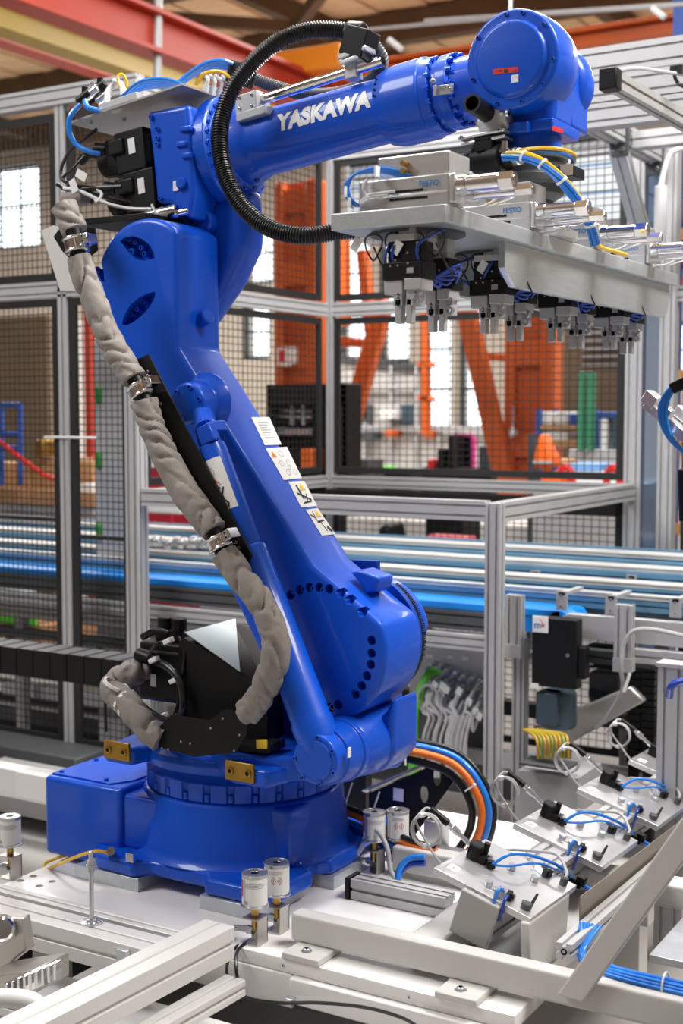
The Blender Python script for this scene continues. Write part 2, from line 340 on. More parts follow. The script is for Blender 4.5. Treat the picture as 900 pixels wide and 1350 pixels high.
bolts(lk, [zpt(x, y, 100, 260, 3, YF+.038) for x, y in ((208, 205), (238, 221), (218, 437), (248, 410))], NY, .0125, .024, name='large_bolt')
bolts(lk, [zpt(x, y, 100, 260, 3, YF+.038) for x, y in ((182, 168), (203, 163), (228, 170), (254, 183), (277, 203), (290, 228), (193, 490), (215, 482), (238, 466), (262, 445), (285, 415), (90, 285), (94, 310))], NY, .0075, .024)
m = MB(); m.lathe(YP(438, 862, YF-.0005), (0, 1, 0), [(0, .1), (.003, .13), (.006, .132)], 64)
m = MB(); pts = [zpt(x, y, 340, 720, 3.75, 3.0) for x, y in ((452, 128), (500, 118), (600, 158), (596, 185), (582, 228), (530, 236), (515, 200))]
m.prism(pts, (0, .08, 0)); m.build('cast_lug', 'blue', lk, .007, 3)
m = MB(); m.prism([YP(x, y, 3.16) for x, y in ((462, 738), (497, 739), (497, 760), (480, 765))], (0, .02, 0)); m.build('stop_plate', 'bluedk', lk, .003)
m = MB()
p = YP(271, 425, 3.10); m.cyl(YP(262, 424, 3.03), YP(262, 424, 3.03)+V((.042, -.01, .016)), .022, n=24, ch=.004); m.build('cast_boss', 'blue', lk)
p = YP(268, 532, YF); m = MB(); m.lathe(p+V((0, -.075, 0)), (0, 1, 0), [(0, .050), (.005, .056), (.055, .058), (.068, .072), (.09, .085)], 48); bs = m.build('balancer_boss', 'blue', lk, .003)
bolts(bs, [p+V((.044*cos(a), -.074, .044*sin(a))) for a in [radians(15+60*k) for k in range(6)]], NY, .0065, .006)
# warning stickers on the slanted side of the link
A_, B_ = V((S1.x, YF, S1.z)), V((S2.x, YF, S2.z)); sn = (B_-A_).cross(V((0, 1, 0))).normalized()
if sn.x < 0: sn = -sn
def SP(px, py, e=.0012): r = ray(px, py); o = A_+sn*e; return E0+r*((o-E0).dot(sn)/r.dot(sn))
def sticker(q, draw):
    a, b, c_, d = [SP(*t) for t in q]; m = MB(); m.poly([d, c_, b, a]); L = lambda u, v, e=.0006: (a*(1-u)+b*u)*(1-v)+(d*(1-u)+c_*u)*v+sn*e
    draw(m, L); return m.build('warning_sticker', ['paper', 'ink', 'orangeink', 'yellowink', 'inkgrey'], lk, smooth=False)
def bar(m, L, u0, v0, u1, v1, w, mi):
    a, b = V((u0, v0)), V((u1, v1)); d = (b-a).normalized()*w; n = V((-d.y, d.x)); m.poly([L(*(a-n)), L(*(b-n)), L(*(b+n)), L(*(a+n))], mi)
def s1(m, L):
    for k in range(7): bar(m, L, .2, .2+k*.09, .8-.1*(k % 3), .2+k*.09, .012, 4)
def s2(m, L):
    m.poly([L(.08, .3), L(.3, .3), L(.19, .1)], 2)
    for u, v, r in ((.55, .2, .09), (.35, .5, .09), (.7, .5, .1), (.45, .78, .09), (.8, .8, .08), (.6, .65, .06)):
        for k in range(10): a0, a1 = 2*pi*k/10, 2*pi*(k+.8)/10; bar(m, L, u+r*cos(a0), v+r*sin(a0), u+r*cos(a1), v+r*sin(a1), .012, 4)
def s3(m, L):
    m.poly([L(.45, .35, .0009), L(.8, .35, .0009), L(.62, .08, .0009)], 3); bar(m, L, .35, .15, .42, .7, .05, 1); bar(m, L, .15, .45, .85, .75, .04, 1); bar(m, L, .3, .85, .8, .8, .03, 1); bar(m, L, .7, .5, .55, .8, .03, 1)
def s4(m, L):
    m.poly([L(.5, .3, .0009), L(.85, .3, .0009), L(.67, .05, .0009)], 3); bar(m, L, .1, .2, .4, .35, .03, 1); bar(m, L, .4, .1, .3, .45, .03, 1); bar(m, L, .3, .5, .85, .45, .035, 1); bar(m, L, .5, .5, .6, .85, .03, 1); bar(m, L, .75, .7, .92, .9, .08, 1)
sticker([(331, 550), (355, 550), (371, 586), (349, 587)], s1); sticker([(350, 591), (378, 589), (398, 630), (374, 633)], s2)
sticker([(380, 635), (401, 634), (418, 667), (397, 669)], s3); sticker([(403, 672), (419, 670), (442, 704), (424, 706)], s4)
# --- gas balancer in front of the link
Bt = YP(272, 572, 2.815); Bb = Pv+V((0, .045, 0)); bd = (Bb-Bt).normalized(); Lb = (Bb-Bt).length; side = bd.cross(V((0, 1, 0)))
bal = MB(); bal.lathe(Bt, bd, [(.03, .028), (.035, .036), (.05, .0385), (Lb*.36, .0385), (Lb*.362, .044), (Lb*.37, .0475), (Lb-.10, .052), (Lb-.09, .056), (Lb-.02, .05)], 48)
bl = bal.build('gas_balancer', 'blue', rb)
m = MB(); m.obox(Bt+V((.0, .02, .01)), side*.032, (0, .03, 0), bd*.014); m.obox(Bt-side*.0+bd*.022, side*.024, (0, .02, 0), bd*.02); m.obox(Bt+V((.02, -.02, .0)), side*.022, (0, .014, 0), bd*.024)
m.build('clevis', 'blue', bl, .003)
m = MB(); m.cyl(p+V((0, -.01, 0)), Bt+V((0, .0, .01)), .03, .03, 24); m.build('clevis_arm', 'blue', bl)
# lower sleeve joint, label
u_ = V((0, -1, 0)); w_ = bd.cross(u_).normalized()
if w_.x < 0: w_ = -w_
def BL(s, a, e=.0008): return Bt+bd*s+(u_*cos(a)+w_*sin(a))*(.0385+e)
m = MB(); s0, s1_, N = .075, .215, 16
for k in range(N):
    a0, a1 = radians(-75+130*k/N), radians(-75+130*(k+1)/N); m.poly([BL(s0, a0), BL(s0, a1), BL(s1_, a1), BL(s1_, a0)])
def bb(x0, y0, x1, y1, w, mi):
    a, b = V((x0, y0)), V((x1, y1)); n = (b-a).normalized()*w; n = V((-n.y, n.x)); m.poly([BL(q.y, radians(q.x), .0016) for q in (a-n, b-n, b+n, a+n)], mi)
m.poly([BL(.148, radians(-12), .0016), BL(.148, radians(22), .0016), BL(.130, radians(5), .0016)], 2)
for x0, y0, x1, y1 in ((-8, .158, 8, .172), (26, .155, 14, .172), (10, .17, 14, .188), (14, .188, 0, .205), (14, .188, 26, .198), (26, .198, 20, .21), (10, .17, 16, .172)):
    a, b = V((x0*.00067, y0)), V((x1*.00067, y1)); n = (b-a).normalized()*.0018; n = V((-n.y, n.x)); m.poly([BL(q.y, q.x/.00067*pi/180, .0016) for q in (a-n, b-n, b+n, a+n)], 1)
m.poly([BL(.1545+.003*sin(t*pi/4), radians(10+4.5*cos(t*pi/4)), .0016) for t in range(8)], 1)
for k in range(3): m.poly([BL(.082+k*.004, radians(-40), .0016), BL(.082+k*.004, radians(20), .0016), BL(.0835+k*.004, radians(20), .0016), BL(.0835+k*.004, radians(-40), .0016)], 3)
for k in range(12):
    a0, a1 = 2*pi*k/12, 2*pi*(k+1)/12
    m.poly([BL(.108+rr*sin(a), radians(-2)+rr/.0385*.8*cos(a), .0016) for rr, a in ((.012, a0), (.012, a1), (.010, a1), (.010, a0))], 3)
m.build('warning_label', ['paper', 'ink', 'orangeink', 'inkgrey'], bl, smooth=False)
# --- elbow: forearm axis frame
F1 = V((-2.257, 3.19, 2.505)); F2 = V((-1.404, 3.19, 2.605)); fd = (F2-F1).normalized(); fu = V((0, 1, 0)).cross(fd)*-1
if fu.z < 0: fu = -fu
def FA(t, y=0, u=0): return F1+fd*t+V((0, y, 0))+fu*u
m = MB(); cast = [YP(x, y, 3.13) for x, y in ((204, 200), (255, 200), (282, 262), (320, 240), (323, 322), (300, 372), (262, 428), (236, 446), (200, 440), (165, 400), (160, 340), (200, 285))]
m.prism(cast, (0, .12, 0)); ec_ = m.build('elbow_casting', 'blue', rb, .04, 5, limit=18); bolts(ec_, [YP(x, y, 3.135) for x, y in ((312, 272), (317, 264), (321, 256), (325, 248))]+[YP(x, y, 3.15) for x, y in ((330, 268), (333, 258), (337, 248), (340, 238))], NY, .007, .012, 'bluedk')
m = MB(); hb = [YP(x, y, 3.03) for x, y in ((193, 147), (248, 137), (256, 255), (250, 290), (240, 282), (224, 268), (206, 268), (200, 205))]
m.prism(hb, (0, .26, 0)); hs = m.build('elbow_housing', 'blue', rb, .014, 4)
bolts(hs, [YP(x, y, 3.03) for x, y in ((200, 155), (212, 262), (208, 170), (208, 182), (208, 190))], NY, .007, .008)
m = MB(); q = YP(240, 242, 3.03); m.cyl(q, q+V((0, -.012, 0)), .016, n=20, ch=.003); m.build('cast_boss', 'blue', hs)
m = MB(); q = YP(232, 245, 3.028); m.box(q.x-.01, q.x+.008, 3.027, 3.03, q.z-.014, q.z+.014); m.build('small_label', 'paper', hs)
m = MB()
for x, y in ((245, 170), (240, 190), (247, 205)): q = YP(x, y, 3.03); m.box(q.x-.018, q.x+.018, 3.022, 3.04, q.z-.008, q.z+.008)
m.build('cast_rib', 'blue', hs, .004)
m = MB(); q = YP(270, 308, 3.13); m.cyl(q+V((.01, -.03, .03)), q+V((.01, .02, .03)), .034, n=32, ch=.006); m.build('cast_boss', 'blue', hs)
m = MB(); m.lathe(FA(-.045), fd, [(0, .15), (.01, .158), (.045, .158), (.05, .15), (.052, .13), (.075, .125), (.09, .11)], 64)
fl = m.build('forearm_flange', 'blue', rb, .002)
bolts(fl, [FA(.002)+(V((0, 1, 0))*cos(a)+fu*sin(a))*.143 for a in [2*pi*k/28 for k in range(28)]], fd, .0075, .008)
m = MB(); m.lathe(FA(0), fd, [(-.02, .112), (.05, .108), (.075, .100), (.09, .0955), (.10, .0905), (.42, .087), (.50, .086), (.53, .088)], 128)
fa = m.build('forearm_tube', 'blue', rb)
m = MB(); m.lathe(FA(.505), fd, [(0, .086), (.004, .096), (.03, .104), (.05, .106), (.135, .107), (.14, .102), (.165, .100), (.166, .088)], 56); fs_ = m.build('forearm_sleeve', 'blue', rb, .002)
bolts(fs_, [FA(.662)+(V((0, 1, 0))*cos(a)+fu*sin(a))*.094 for a in [2*pi*k/18 for k in range(18)]], fd, .0075, .012)
bolts(fs_, [FA(.52+.0*k, -.1005*cos(a), .1005*sin(a)) for k, a in enumerate([radians(x) for x in (38, 28, 18, 8)])], NY, .003, .003, 'black')
m = MB(); m.lathe(FA(.67), fd, [(0, .088), (.02, .090), (.022, .097), (.052, .097), (.054, .083), (.15, .078)], 48); wn = m.build('wrist_neck', 'blue', rb, .002)
bolts(wn, [FA(.724)+(V((0, 1, 0))*cos(a)+fu*sin(a))*.09 for a in [2*pi*k/16 for k in range(16)]], fd, .007, .012)
m = MB(); q = YP(587, 118, 3.085); m.box(q.x-.022, q.x+.022, 3.083, 3.087, q.z-.012, q.z+.012); m.box(q.x-.03, q.x-.022, 3.075, 3.087, q.z-.014, q.z+.012); m.cyl(q+V((.008, 0, .004)), q+V((.012, -.02, .004)), .0035, n=8); m.cyl(q+V((.016, 0, -.004)), q+V((.02, -.02, -.004)), .0035, n=8)
m.cyl(YP(569, 107, 3.08), YP(571, 107, 3.06), .006, n=12); m.build('sensor_bracket', 'steel', wn, .001)
# lettering wrapped on the tube
vs, fs = text('YASKAWA', .1, .0060, 0, 2, 1.06)
x0, x1 = min(v.x for v in vs), max(v.x for v in vs); y0, y1 = min(v.y for v in vs), max(v.y for v in vs)
T0 = (YP(362, 160, 3.1)-F1).dot(fd); T1 = (YP(488, 140, 3.1)-F1).dot(fd); H = .052; r = .0893
m = MB(); W_ = []
for v in vs:
    t = T0+(v.x-x0)/(x1-x0)*(T1-T0)+ (v.y-y0)/(y1-y0)*.004; ph = ((v.y-y0)/(y1-y0)-.5)*H/r+radians(11)
    rr = .0905-.0035*(t-.10)/.32+.0016
    W_.append(FA(t, -rr*cos(ph), rr*sin(ph)))
m.add(W_, fs); m.build('lettering', 'letter', fa, label='white maker lettering along the forearm tube', smooth=False)
# --- wrist
Wc = YP(671, 76, 2.985); Wx, Wz = Wc.x, Wc.z
m = MB(); m.lathe(Wc, (0, 1, 0), [(0, .082), (.004, .088), (.012, .092), (.013, .1), (.0131, .112), (.018, .118), (.05, .122), (.10, .124), (.14, .12), (.19, .10)], 72)
wr = m.build('wrist_gear_housing', 'blue', rb, .002)
bolts(wr, [Wc+V((.107*cos(a), .013, .107*sin(a))) for a in [radians(x) for x in (75, 98, 40, 145, 200, -40, -75, -110, -8)]], NY, .005, .005, 'bluedk')
m = MB(); m.prism([YP(x, y, Wc.y-.0012) for x, y in ((649, 91), (682, 88), (683, 95), (650, 98))], (0, .001, 0)); 
for x in (655, 674): m.prism([YP(x, 93.5, Wc.y-.0022), YP(x+6, 91.8, Wc.y-.0022), YP(x+6, 94, Wc.y-.0022)], (0, .001, 0), 1)
m.prism([YP(664, 91.5, Wc.y-.0022), YP(669, 91.2, Wc.y-.0022), YP(669, 95, Wc.y-.0022), YP(664, 95.4, Wc.y-.0022)], (0, .001, 0), 1)
m.build('red_sticker', ['red', 'ink'], wr, smooth=False)
m = MB(); m.prism([YP(x, y, Wc.y-.0012) for x, y in ((674, 99), (683, 98), (683, 108), (674, 109))], (0, .001, 0)); m.build('small_label', 'paper', wr, smooth=False)
Y3 = 3.13
m = MB(); m.lathe((Wx, 3.22, Wz-.015), (0, 1, 0), [(0, .08), (.01, .098), (.05, .105), (.08, .1), (.085, .08)], 40); m.box(Wx-.02, Wx+.085, 3.17, 3.295, Wz-.14, Wz+.03); m.build('wrist_rear_housing', 'blue', rb, .012, 3)
m = MB(); m.prism([V((Wx-.10, 3.06, Wz-.05)), V((Wx+.09, 3.06, Wz-.03)), V((Wx+.082, 3.06, Wz-.15)), V((Wx-.075, 3.06, Wz-.15))], (0, .16, 0)); m.build('wrist_fork', 'blue', rb, .02, 3)
m = MB(); m.box(Wx-.085, Wx+.087, 3.05, 3.225, Wz-.165, Wz-.135); m.box(Wx-.03, Wx+.03, 3.03, 3.06, Wz-.17, Wz-.14); m.build('wrist_collar', 'blue', rb, .006, 3)
m = MB(); m.cyl((Wx-.005, Y3, Wz-.205), (Wx-.005, Y3, Wz-.16), .076, n=48); m.build('wrist_output', 'blue', rb, .004)
m = MB(); m.prism([XP(x, y, Wx+.0883) for x, y in ((728, 166), (742, 170), (742, 176), (728, 172))], (-.001, 0, 0)); m.build('red_sticker', 'red', rb, smooth=False)
# --- motors behind the elbow
def servo(t0, y, u, name, lab):
    m = MB(); m.lathe(FA(t0, y, u), -fd, [(0, .06), (.012, .062), (.013, .055)], 4, 0, pi/4)
    hx = V((0, 1, 0))
    m.obox(FA(t0-.055, y, u), fd*.055, hx*.062, fu*.06); m.obox(FA(t0-.125, y, u), fd*.03, hx*.052, fu*.052)
    m.cyl(FA(t0-.15, y, u), FA(t0-.20, y, u), .046, .042, 24); m.obox(FA(t0-.10, y-.05, u+.02), fd*.028, hx*.02, fu*.022)
    b = m.build('servo_motor', 'blackm', rb, .008, 3, label=lab)
    m = MB(); m.tube([FA(t0-.19, y-.02, u+.02), FA(t0-.23, y-.03, u+.035), FA(t0-.27, y-.03, u+.02)], .014, 10); m.cyl(FA(t0-.16, y-.03, u+.03), FA(t0-.20, y-.035, u+.04), .02, n=16); m.build('motor_connector', 'black', b)
    m = MB(); q = FA(t0-.045, y-.063, u+.012); m.obox(q, fd*.012, (0, .001, 0), fu*.022); m.build('rating_label', 'paper', b, smooth=False); return b
Th = (YP(193, 200, 3.05)-F1).dot(fd)
servo(Th, -.085, .035, 'servo_motor', 'upper black servo motor'); servo(Th+.02, -.085, -.085, 'servo_motor', 'lower black servo motor')
# --- top sheet carrying the hoses
q1, q2, q3 = YP(91, 163, 3.0), YP(240, 112, 3.0), None
m = MB(); dd = q2-q1; q4 = q2+V((0, .30, .0)); m.prism([q1, q2, q4+dd*.0, q1+V((0, .30, 0))], fu*.005); tp = m.build('top_tray', 'stain', rb, label='thin metal tray on top of the elbow')
bolts(tp, [q1+dd*.12+V((0, .04, -.002)), q1+dd*.3+V((0, .1, -.002))], -fu, .006, .004, 'steel')
m = MB(); m.obox(q1+dd*.42+V((0, .05, .02)), dd*.17, (0, .04, 0), fu*.010); m.build('valve_manifold', 'alu', tp, .002)
# --- J2 motor guard and sheet metal at the shoulder
m = MB(); gp = [YP(x, y, 2.96) for x, y in ((236, 846), (300, 900), (352, 905), (352, 985), (232, 990), (232, 900))]; gq = [YP(x, y, 3.22) for x, y in ((262, 838), (330, 826), (375, 850), (385, 985), (255, 985))]
bm = bmesh.new(); [bm.verts.new(p_) for p_ in gp+gq+[YP(242, 841, 2.955), YP(309, 823, 3.10), YP(315, 893, 2.955)]]; bmesh.ops.convex_hull(bm, input=bm.verts); bm.verts.ensure_lookup_table()
ids = {v: i for i, v in enumerate(bm.verts)}; m.add([v.co.copy() for v in bm.verts], [tuple(ids[v] for v in f.verts) for f in bm.faces]); bm.free()
gd = m.build('motor_guard', 'blackm', rb, smooth=False)
ta, tb, tc_ = YP(242, 841, 2.955), YP(309, 823, 3.10), YP(315, 893, 2.955); tn = (tb-ta).cross(tc_-ta).normalized()
if tn.y > 0: tn = -tn
m = MB(); m.prism([ta+tn*.020, tb+tn*.020, tc_+tn*.020], tn*.002); m.build('guard_face', 'silver', gd, smooth=False, label='bare silver triangle face of the guard')
m = MB(); a = YP(183, 845, 3.02); b = YP(243, 930, 3.02); m.box(a.x, b.x, 3.02, 3.16, b.z, a.z); m.box(a.x+.01, b.x, 3.0, 3.02, b.z+.01, a.z-.02)
m.cyl((a.x+.06, 3.1, a.z), (a.x+.06, 3.1, a.z+.03), .05, n=24); m.box(a.x+.075, b.x+.02, 3.05, 3.13, a.z, a.z+.04); jm = m.build('swing_motor', 'blackm', rb, .008, 3)
m = MB(); q = YP(202, 897, 2.999); m.box(q.x-.010, q.x+.010, 2.998, 3.0, q.z-.018, q.z+.018); m.build('rating_label', 'paper', jm, smooth=False)
for q in (YP(218, 826, 3.06), YP(218, 826, 3.06)+V((.05, 0, 0))): m = MB(); m.cyl(q-V((0, 0, .01)), q+V((0, 0, .03)), .023, n=16, ch=.003); m.build('motor_connector', 'black', jm)
m = MB(); q = YP(218, 826, 3.06); q = YP(192, 868, 2.97); m.cyl(q+V((-.03, 0, .01)), q+V((.02, 0, 0)), .02, n=16); m.cyl(q+V((.02, 0, 0)), q+V((.04, 0, -.01)), .014, n=14)
m.tube([YP(188, 840, 2.97), YP(205, 832, 2.96), YP(222, 836, 2.97)], .011, 10); m.build('motor_connector', 'black', jm, .003)
m = MB(); m.tube([YP(200, 870, 2.96), YP(222, 880, 2.94), YP(238, 900, 2.93), YP(242, 930, 2.93), YP(238, 945, 2.95)], .011, 10); m.tube([YP(195, 868, 2.95), YP(205, 850, 2.93), YP(228, 844, 2.95)], .005, 8); m.tube([YP(236, 840, 2.98), YP(243, 862, 2.955), YP(238, 900, 2.95), YP(232, 935, 2.95), YP(218, 948, 2.93), YP(180, 925, 2.90)], .004, 8)
m.tube([YP(180, 922, 2.89), YP(200, 940, 2.9), YP(225, 952, 2.87)], .009, 10); m.build('motor_cable', 'rubber', jm)
for x, y in ((203, 870), (230, 897), (215, 944), (222, 845)): q = YP(x, y, 2.935); m = MB(); m.obox(q, (.012, 0, .006), (0, .011, 0), (-.003, 0, .006)); m.build('cable_tie', 'tie', jm, .002)
m = MB(); pl = [(209, 959), (226, 942), (276, 950), (294, 936), (307, 936), (325, 957), (325, 967), (311, 992), (257, 998), (209, 985)]
m.prism([YP(x, y, 2.845) for x, y in pl], (0, .004, 0)); bp_ = m.build('hose_bracket_plate', 'blackm', rb, smooth=False)
bolts(bp_, [YP(x, y, 2.845) for x, y in ((214, 986), (222, 988), (239, 978), (251, 980), (278, 960), (294, 947), (316, 969), (309, 990))], NY, .0028, .003, 'steel')
m = MB(); m.box(C1.x-.30, C1.x-.18, 2.9, 3.0, .83, .86); m.obox(YP(345, 983, 2.93), (.05, 0, .005), (0, .04, 0), (0, 0, .012)); m.build('stop_block', 'blackm', rb, .003)
m = MB(); q = YP(345, 981, 2.888); m.obox(q, (.016, 0, .002), (0, .003, 0), (0, 0, .012)); m.build('hazard_mark', 'yellowink', rb)
# long bracket strip beside the link, carrying the hose clamps
YS = 2.765
m = MB(); st = [YP(x, y, YS) for x, y in ((180, 474), (195, 467), (332, 733), (326, 742), (307, 742), (283, 728), (275, 700), (200, 525))]
m.prism(st, (0, .006, 0)); sb = m.build('hose_bracket_strip', 'blackm', rb, smooth=False)
bolts(sb, [YP(x, y, YS) for x, y in ((195, 490), (208, 528), (212, 532), (311, 715), (315, 722), (300, 700))], NY, .004, .003, 'steel')
m = MB(); m.prism([YP(x, y, 2.90) for x, y in ((70, 312), (85, 292), (125, 300), (128, 330), (110, 345), (100, 350), (82, 332))], (0, .006, 0)); m.box(*sorted((YP(100, 290, 2.92).x, YP(190, 290, 2.92).x)), 2.93, 3.1, YP(100, 292, 2.92).z-.01, YP(100, 292, 2.92).z+.008)
m.build('elbow_hose_bracket', 'blackm', rb, .002)
m = MB(); m.prism([YP(x, y, 3.0) for x, y in ((54, 304), (70, 297), (86, 305), (108, 383), (79, 383))], (0, .004, 0)); m.build('cover_sheet', 'palewall', rb, smooth=False, label='thin white cover sheet')
# feet shims under the base belong to the plate
# ================================================================ WRIST HARDWARE AND THE GRIPPER TOOL
ZT = 2.181
fx, fy = Wx-.005, 3.13
tool = thing('gripper_tool', (fx, fy, ZT), 'long aluminium gripper plate with cylinders and fingers hanging from the robot wrist', 'gripper')
m = MB(); m.lathe((fx, fy, Wz-.205), (0, 0, -1), [(0, .088), (.006, .094), (.018, .094), (.022, .086), (.05, .085), (.056, .094), (.075, .094), (.08, .088), (.10, .084), (.115, .06), (Wz-.205-ZT, .06)], 56)
fl_ = m.build('flange_adapter', 'dgrey', tool, .0015)
bolts(fl_, [V((fx+.0855*cos(a), fy+.0855*sin(a), Wz-.24)) for a in (-2.2,)], (cos(-2.2), sin(-2.2), 0), .009, .003, 'black')
m = MB(); m.lathe((fx, fy, ZT), (0, 0, 1), [(0, .12), (.018, .12), (.02, .112)], 56); m.build('mounting_disc', 'plate', fl_)
PX0, PX1, PY0, PY1 = -1.508, -1.234, 2.485, 4.10
m = MB(); m.box(PX0, PX1, PY0, PY1, ZT-.036, ZT); plt = m.build('carrier_plate', 'ground', tool, .002)
# angle bar on the right side of the plate
zb = ZT-.036
m = MB(); a = XP(666, 306, PX1-.02).y
def AB(y, z): return V((PX1-.02, y, z))
m.prism([AB(a, zb), AB(PY1-.015, zb), AB(PY1-.03, zb-.075), AB(PY1-.06, zb-.10), AB(a+.06, zb-.10), AB(a, zb-.06)], (-.018, 0, 0)); m.build('stiffening_bar', 'ground', tool, .002)
m = MB(); m.box(PX0+.02, PX0+.038, a+.02, PY1-.03, zb-.10, zb); m.build('stiffening_bar', 'ground', tool, .002)
m = MB(); q = XP(833, 302, -1.33); m.box(-1.40, -1.30, q.y, q.y+.004, ZT, ZT+.115); m.build('end_baffle', 'alu', tool)
XG = -1.345
# one linear slide, its hoses; one pair of grippers: repeated along the plate
def slide(y0):
    s = MB(); s.box(-1.455, -1.240, y0, y0+.072, ZT+.002, ZT+.068); s.box(-1.40, -1.242, y0-.002, y0+.02, ZT+.028, ZT+.034)
    s.box(-1.42, -1.25, y0+.02, y0+.12, ZT+.068, ZT+.118); b = s.build('linear_slide', 'plate', tool, .004, 3)
    s = MB(); s.box(-1.238, -1.226, y0-.004, y0+.07, ZT+.006, ZT+.066); s.build('end_flange', 'plate', b, .003)
    for yy, zz, r_, L in ((y0+.018, ZT+.044, .019, .125), (y0+.056, ZT+.028, .013, .15)):
        s = MB(); s.cyl((-1.226, yy, zz), (-1.226+.02, yy, zz), r_*1.05, n=24); s.cyl((-1.206, yy, zz), (-1.226+L*.75, yy, zz), r_*.92, n=24, ch=.001); s.cyl((-1.226+L*.75, yy, zz), (-1.226+L, yy, zz), r_, n=6, ch=.001); s.cyl((-1.226+L, yy, zz), (-1.226+L+.001, yy, zz), r_*.5, n=16); s.build('shock_absorber', 'chrome', b)
    s = MB(); put_text(s, 'FESTO', .03, (-1.285, y0-.0028, ZT+.050), (1, 0, 0), (0, 0, 1), 0, .0006, w=.046); s.build('lettering', 'inkblue', b, smooth=False)
    s = MB(); s.box(-1.43, -1.30, y0-.0012, y0, ZT+.036, ZT+.041); s.box(-1.38, -1.29, y0-.0012, y0, ZT+.020, ZT+.025); s.build('sensor_strip', 'black', b)
    for t in range(3):
        s = MB(); s.cyl((-1.375, y0+.018-.004*t+.004, ZT+.062+.0), (-1.365, y0-.004, ZT+.078+.009*(t-1)), .004, n=8); 
    s = MB(); s.cyl((-1.35, y0+.02, ZT+.098), (-1.35, y0+.0, ZT+.098), .006, n=10); s.cyl((-1.35, y0+.02, ZT+.082), (-1.35, y0+.0, ZT+.082), .006, n=10); s.build('hose_fitting', 'brass', b, kind='stuff')
    return b
YS_ = [2.515, 2.945, 3.375, 3.80]
def cp(o, parent, d):
    c = o.copy(); COL.objects.link(c); c.parent = parent; c.location = o.location+V(d); WL[c.name] = WL[o.name]
    for ch in list(o.children):
        k = ch.copy(); COL.objects.link(k); k.parent = c
    return c
s0_ = slide(YS_[0])
for y in YS_[1:]: cp(s0_, tool, (0, y-YS_[0], 0))
def gripper(y0, big):
    zt = zb-.028 if big else zb-.05; W2 = .040 if big else .028; s = MB()
    s.box(XG-W2, XG+W2, y0-.03, y0+.03, zt-.045, zt); s.box(XG-W2-.009, XG+W2+.006, y0-.036, y0+.03, zt-.082, zt-.045) if big else s.box(XG-W2, XG+W2+.008, y0-.03, y0+.03, zt-.07, zt-.045)
    zz = zt-(.082 if big else .07); g_ = s.build('gripper', 'blackm', tool, .002)
    s = MB(); s.box(XG-W2+.002, XG+W2-.014, y0-.034, y0+.02, zt-.001, zt+.014) if big else s.box(XG-.02, XG+.02, y0-.02, y0+.02, zt-.001, zt+.012); s.box(XG-.02, XG+.02, y0-.02, y0+.02, zt+.012, zb); s.build('mounting_block', 'alu', g_, .002)
    s = MB(); s.box(XG-W2-.007, XG-.003, y0-.032, y0+.02, zz-.03, zz); s.box(XG-.026, XG-.005, y0-.03, y0+.02, zz-.055, zz-.02); s.box(XG-.022, XG-.0065, y0-.03, y0-.01, zz-.092, zz-.04); s.build('finger', 'alu', g_, .0015)
    s = MB(); s.box(XG+.003, XG+W2+.004, y0-.036, y0+.02, zz-.022, zz+.002); s.box(XG+.005, XG+.026, y0-.03, y0+.02, zz-.055, zz-.02); s.box(XG+.0045, XG+.018, y0-.03, y0-.01, zz-.092, zz-.04); s.build('finger', 'alu', g_, .0015)
    for k in range(2):
        q = V((XG+.030, y0-.02, zz-.026-.02*k)); s = MB(); s.ring(q, NY, .005, .0095, .012, 16); s.build('knurled_screw', 'steel', g_)
    s = MB()
    for k in range(4): s.box(XG-.015, XG-.0125, y0-.0335, y0-.0295, zz-.032-.008*k, zz-.028-.008*k)
    s.build('pin_hole', 'ink', g_, kind='stuff')
    s = MB()
    for dx, dz in ((-.03, -.07), (-.012, -.07), (-.018, -.055), (.012, -.065), (.008, -.035), (-.02, -.038)):
        k = .7 if not big else 1; yy = y0-(.0368 if dz < -.045 and big else .0308); s.box(XG+dx*k-.002, XG+dx*k+.002, yy, yy+.001, zt+dz*.75-.002, zt+dz*.75+.002)
    s.build('screw_dot', 'steel', g_, kind='stuff')
    if big:
        s = MB(); s.box(XG+.010, XG+.026, y0-.0372, y0-.036, zt-.070, zt-.058); s.build('small_label', 'inkgrey', g_, smooth=False)
        s = MB(); s.cyl((XG+.033, y0-.032, zt-.005), (XG+.033, y0-.032, zt-.035), .003, n=8); s.build('air_nozzle', 'steel', g_)
    return g_
gy = [(2.545, 1), (2.70, 0)]
gs = [gripper(y, b) for y, b in gy]
for y in YS_[1:]:
    for o in gs: cp(o, tool, (0, y-YS_[0], 0))
for y in YS_[:]:
    m = MB(); m.lathe((-1.37, y+.11, zb), (0, 0, -1), [(0, .105), (.006, .105), (.0065, .098)], 48); d_ = m.build('turntable_disc', 'dgrey', tool)
    m = MB(); m.lathe((-1.37, y+.11, zb-.0065), (0, 0, -1), [(0, .045), (.03, .045)], 32); m.build('turntable_hub', 'steel', d_)
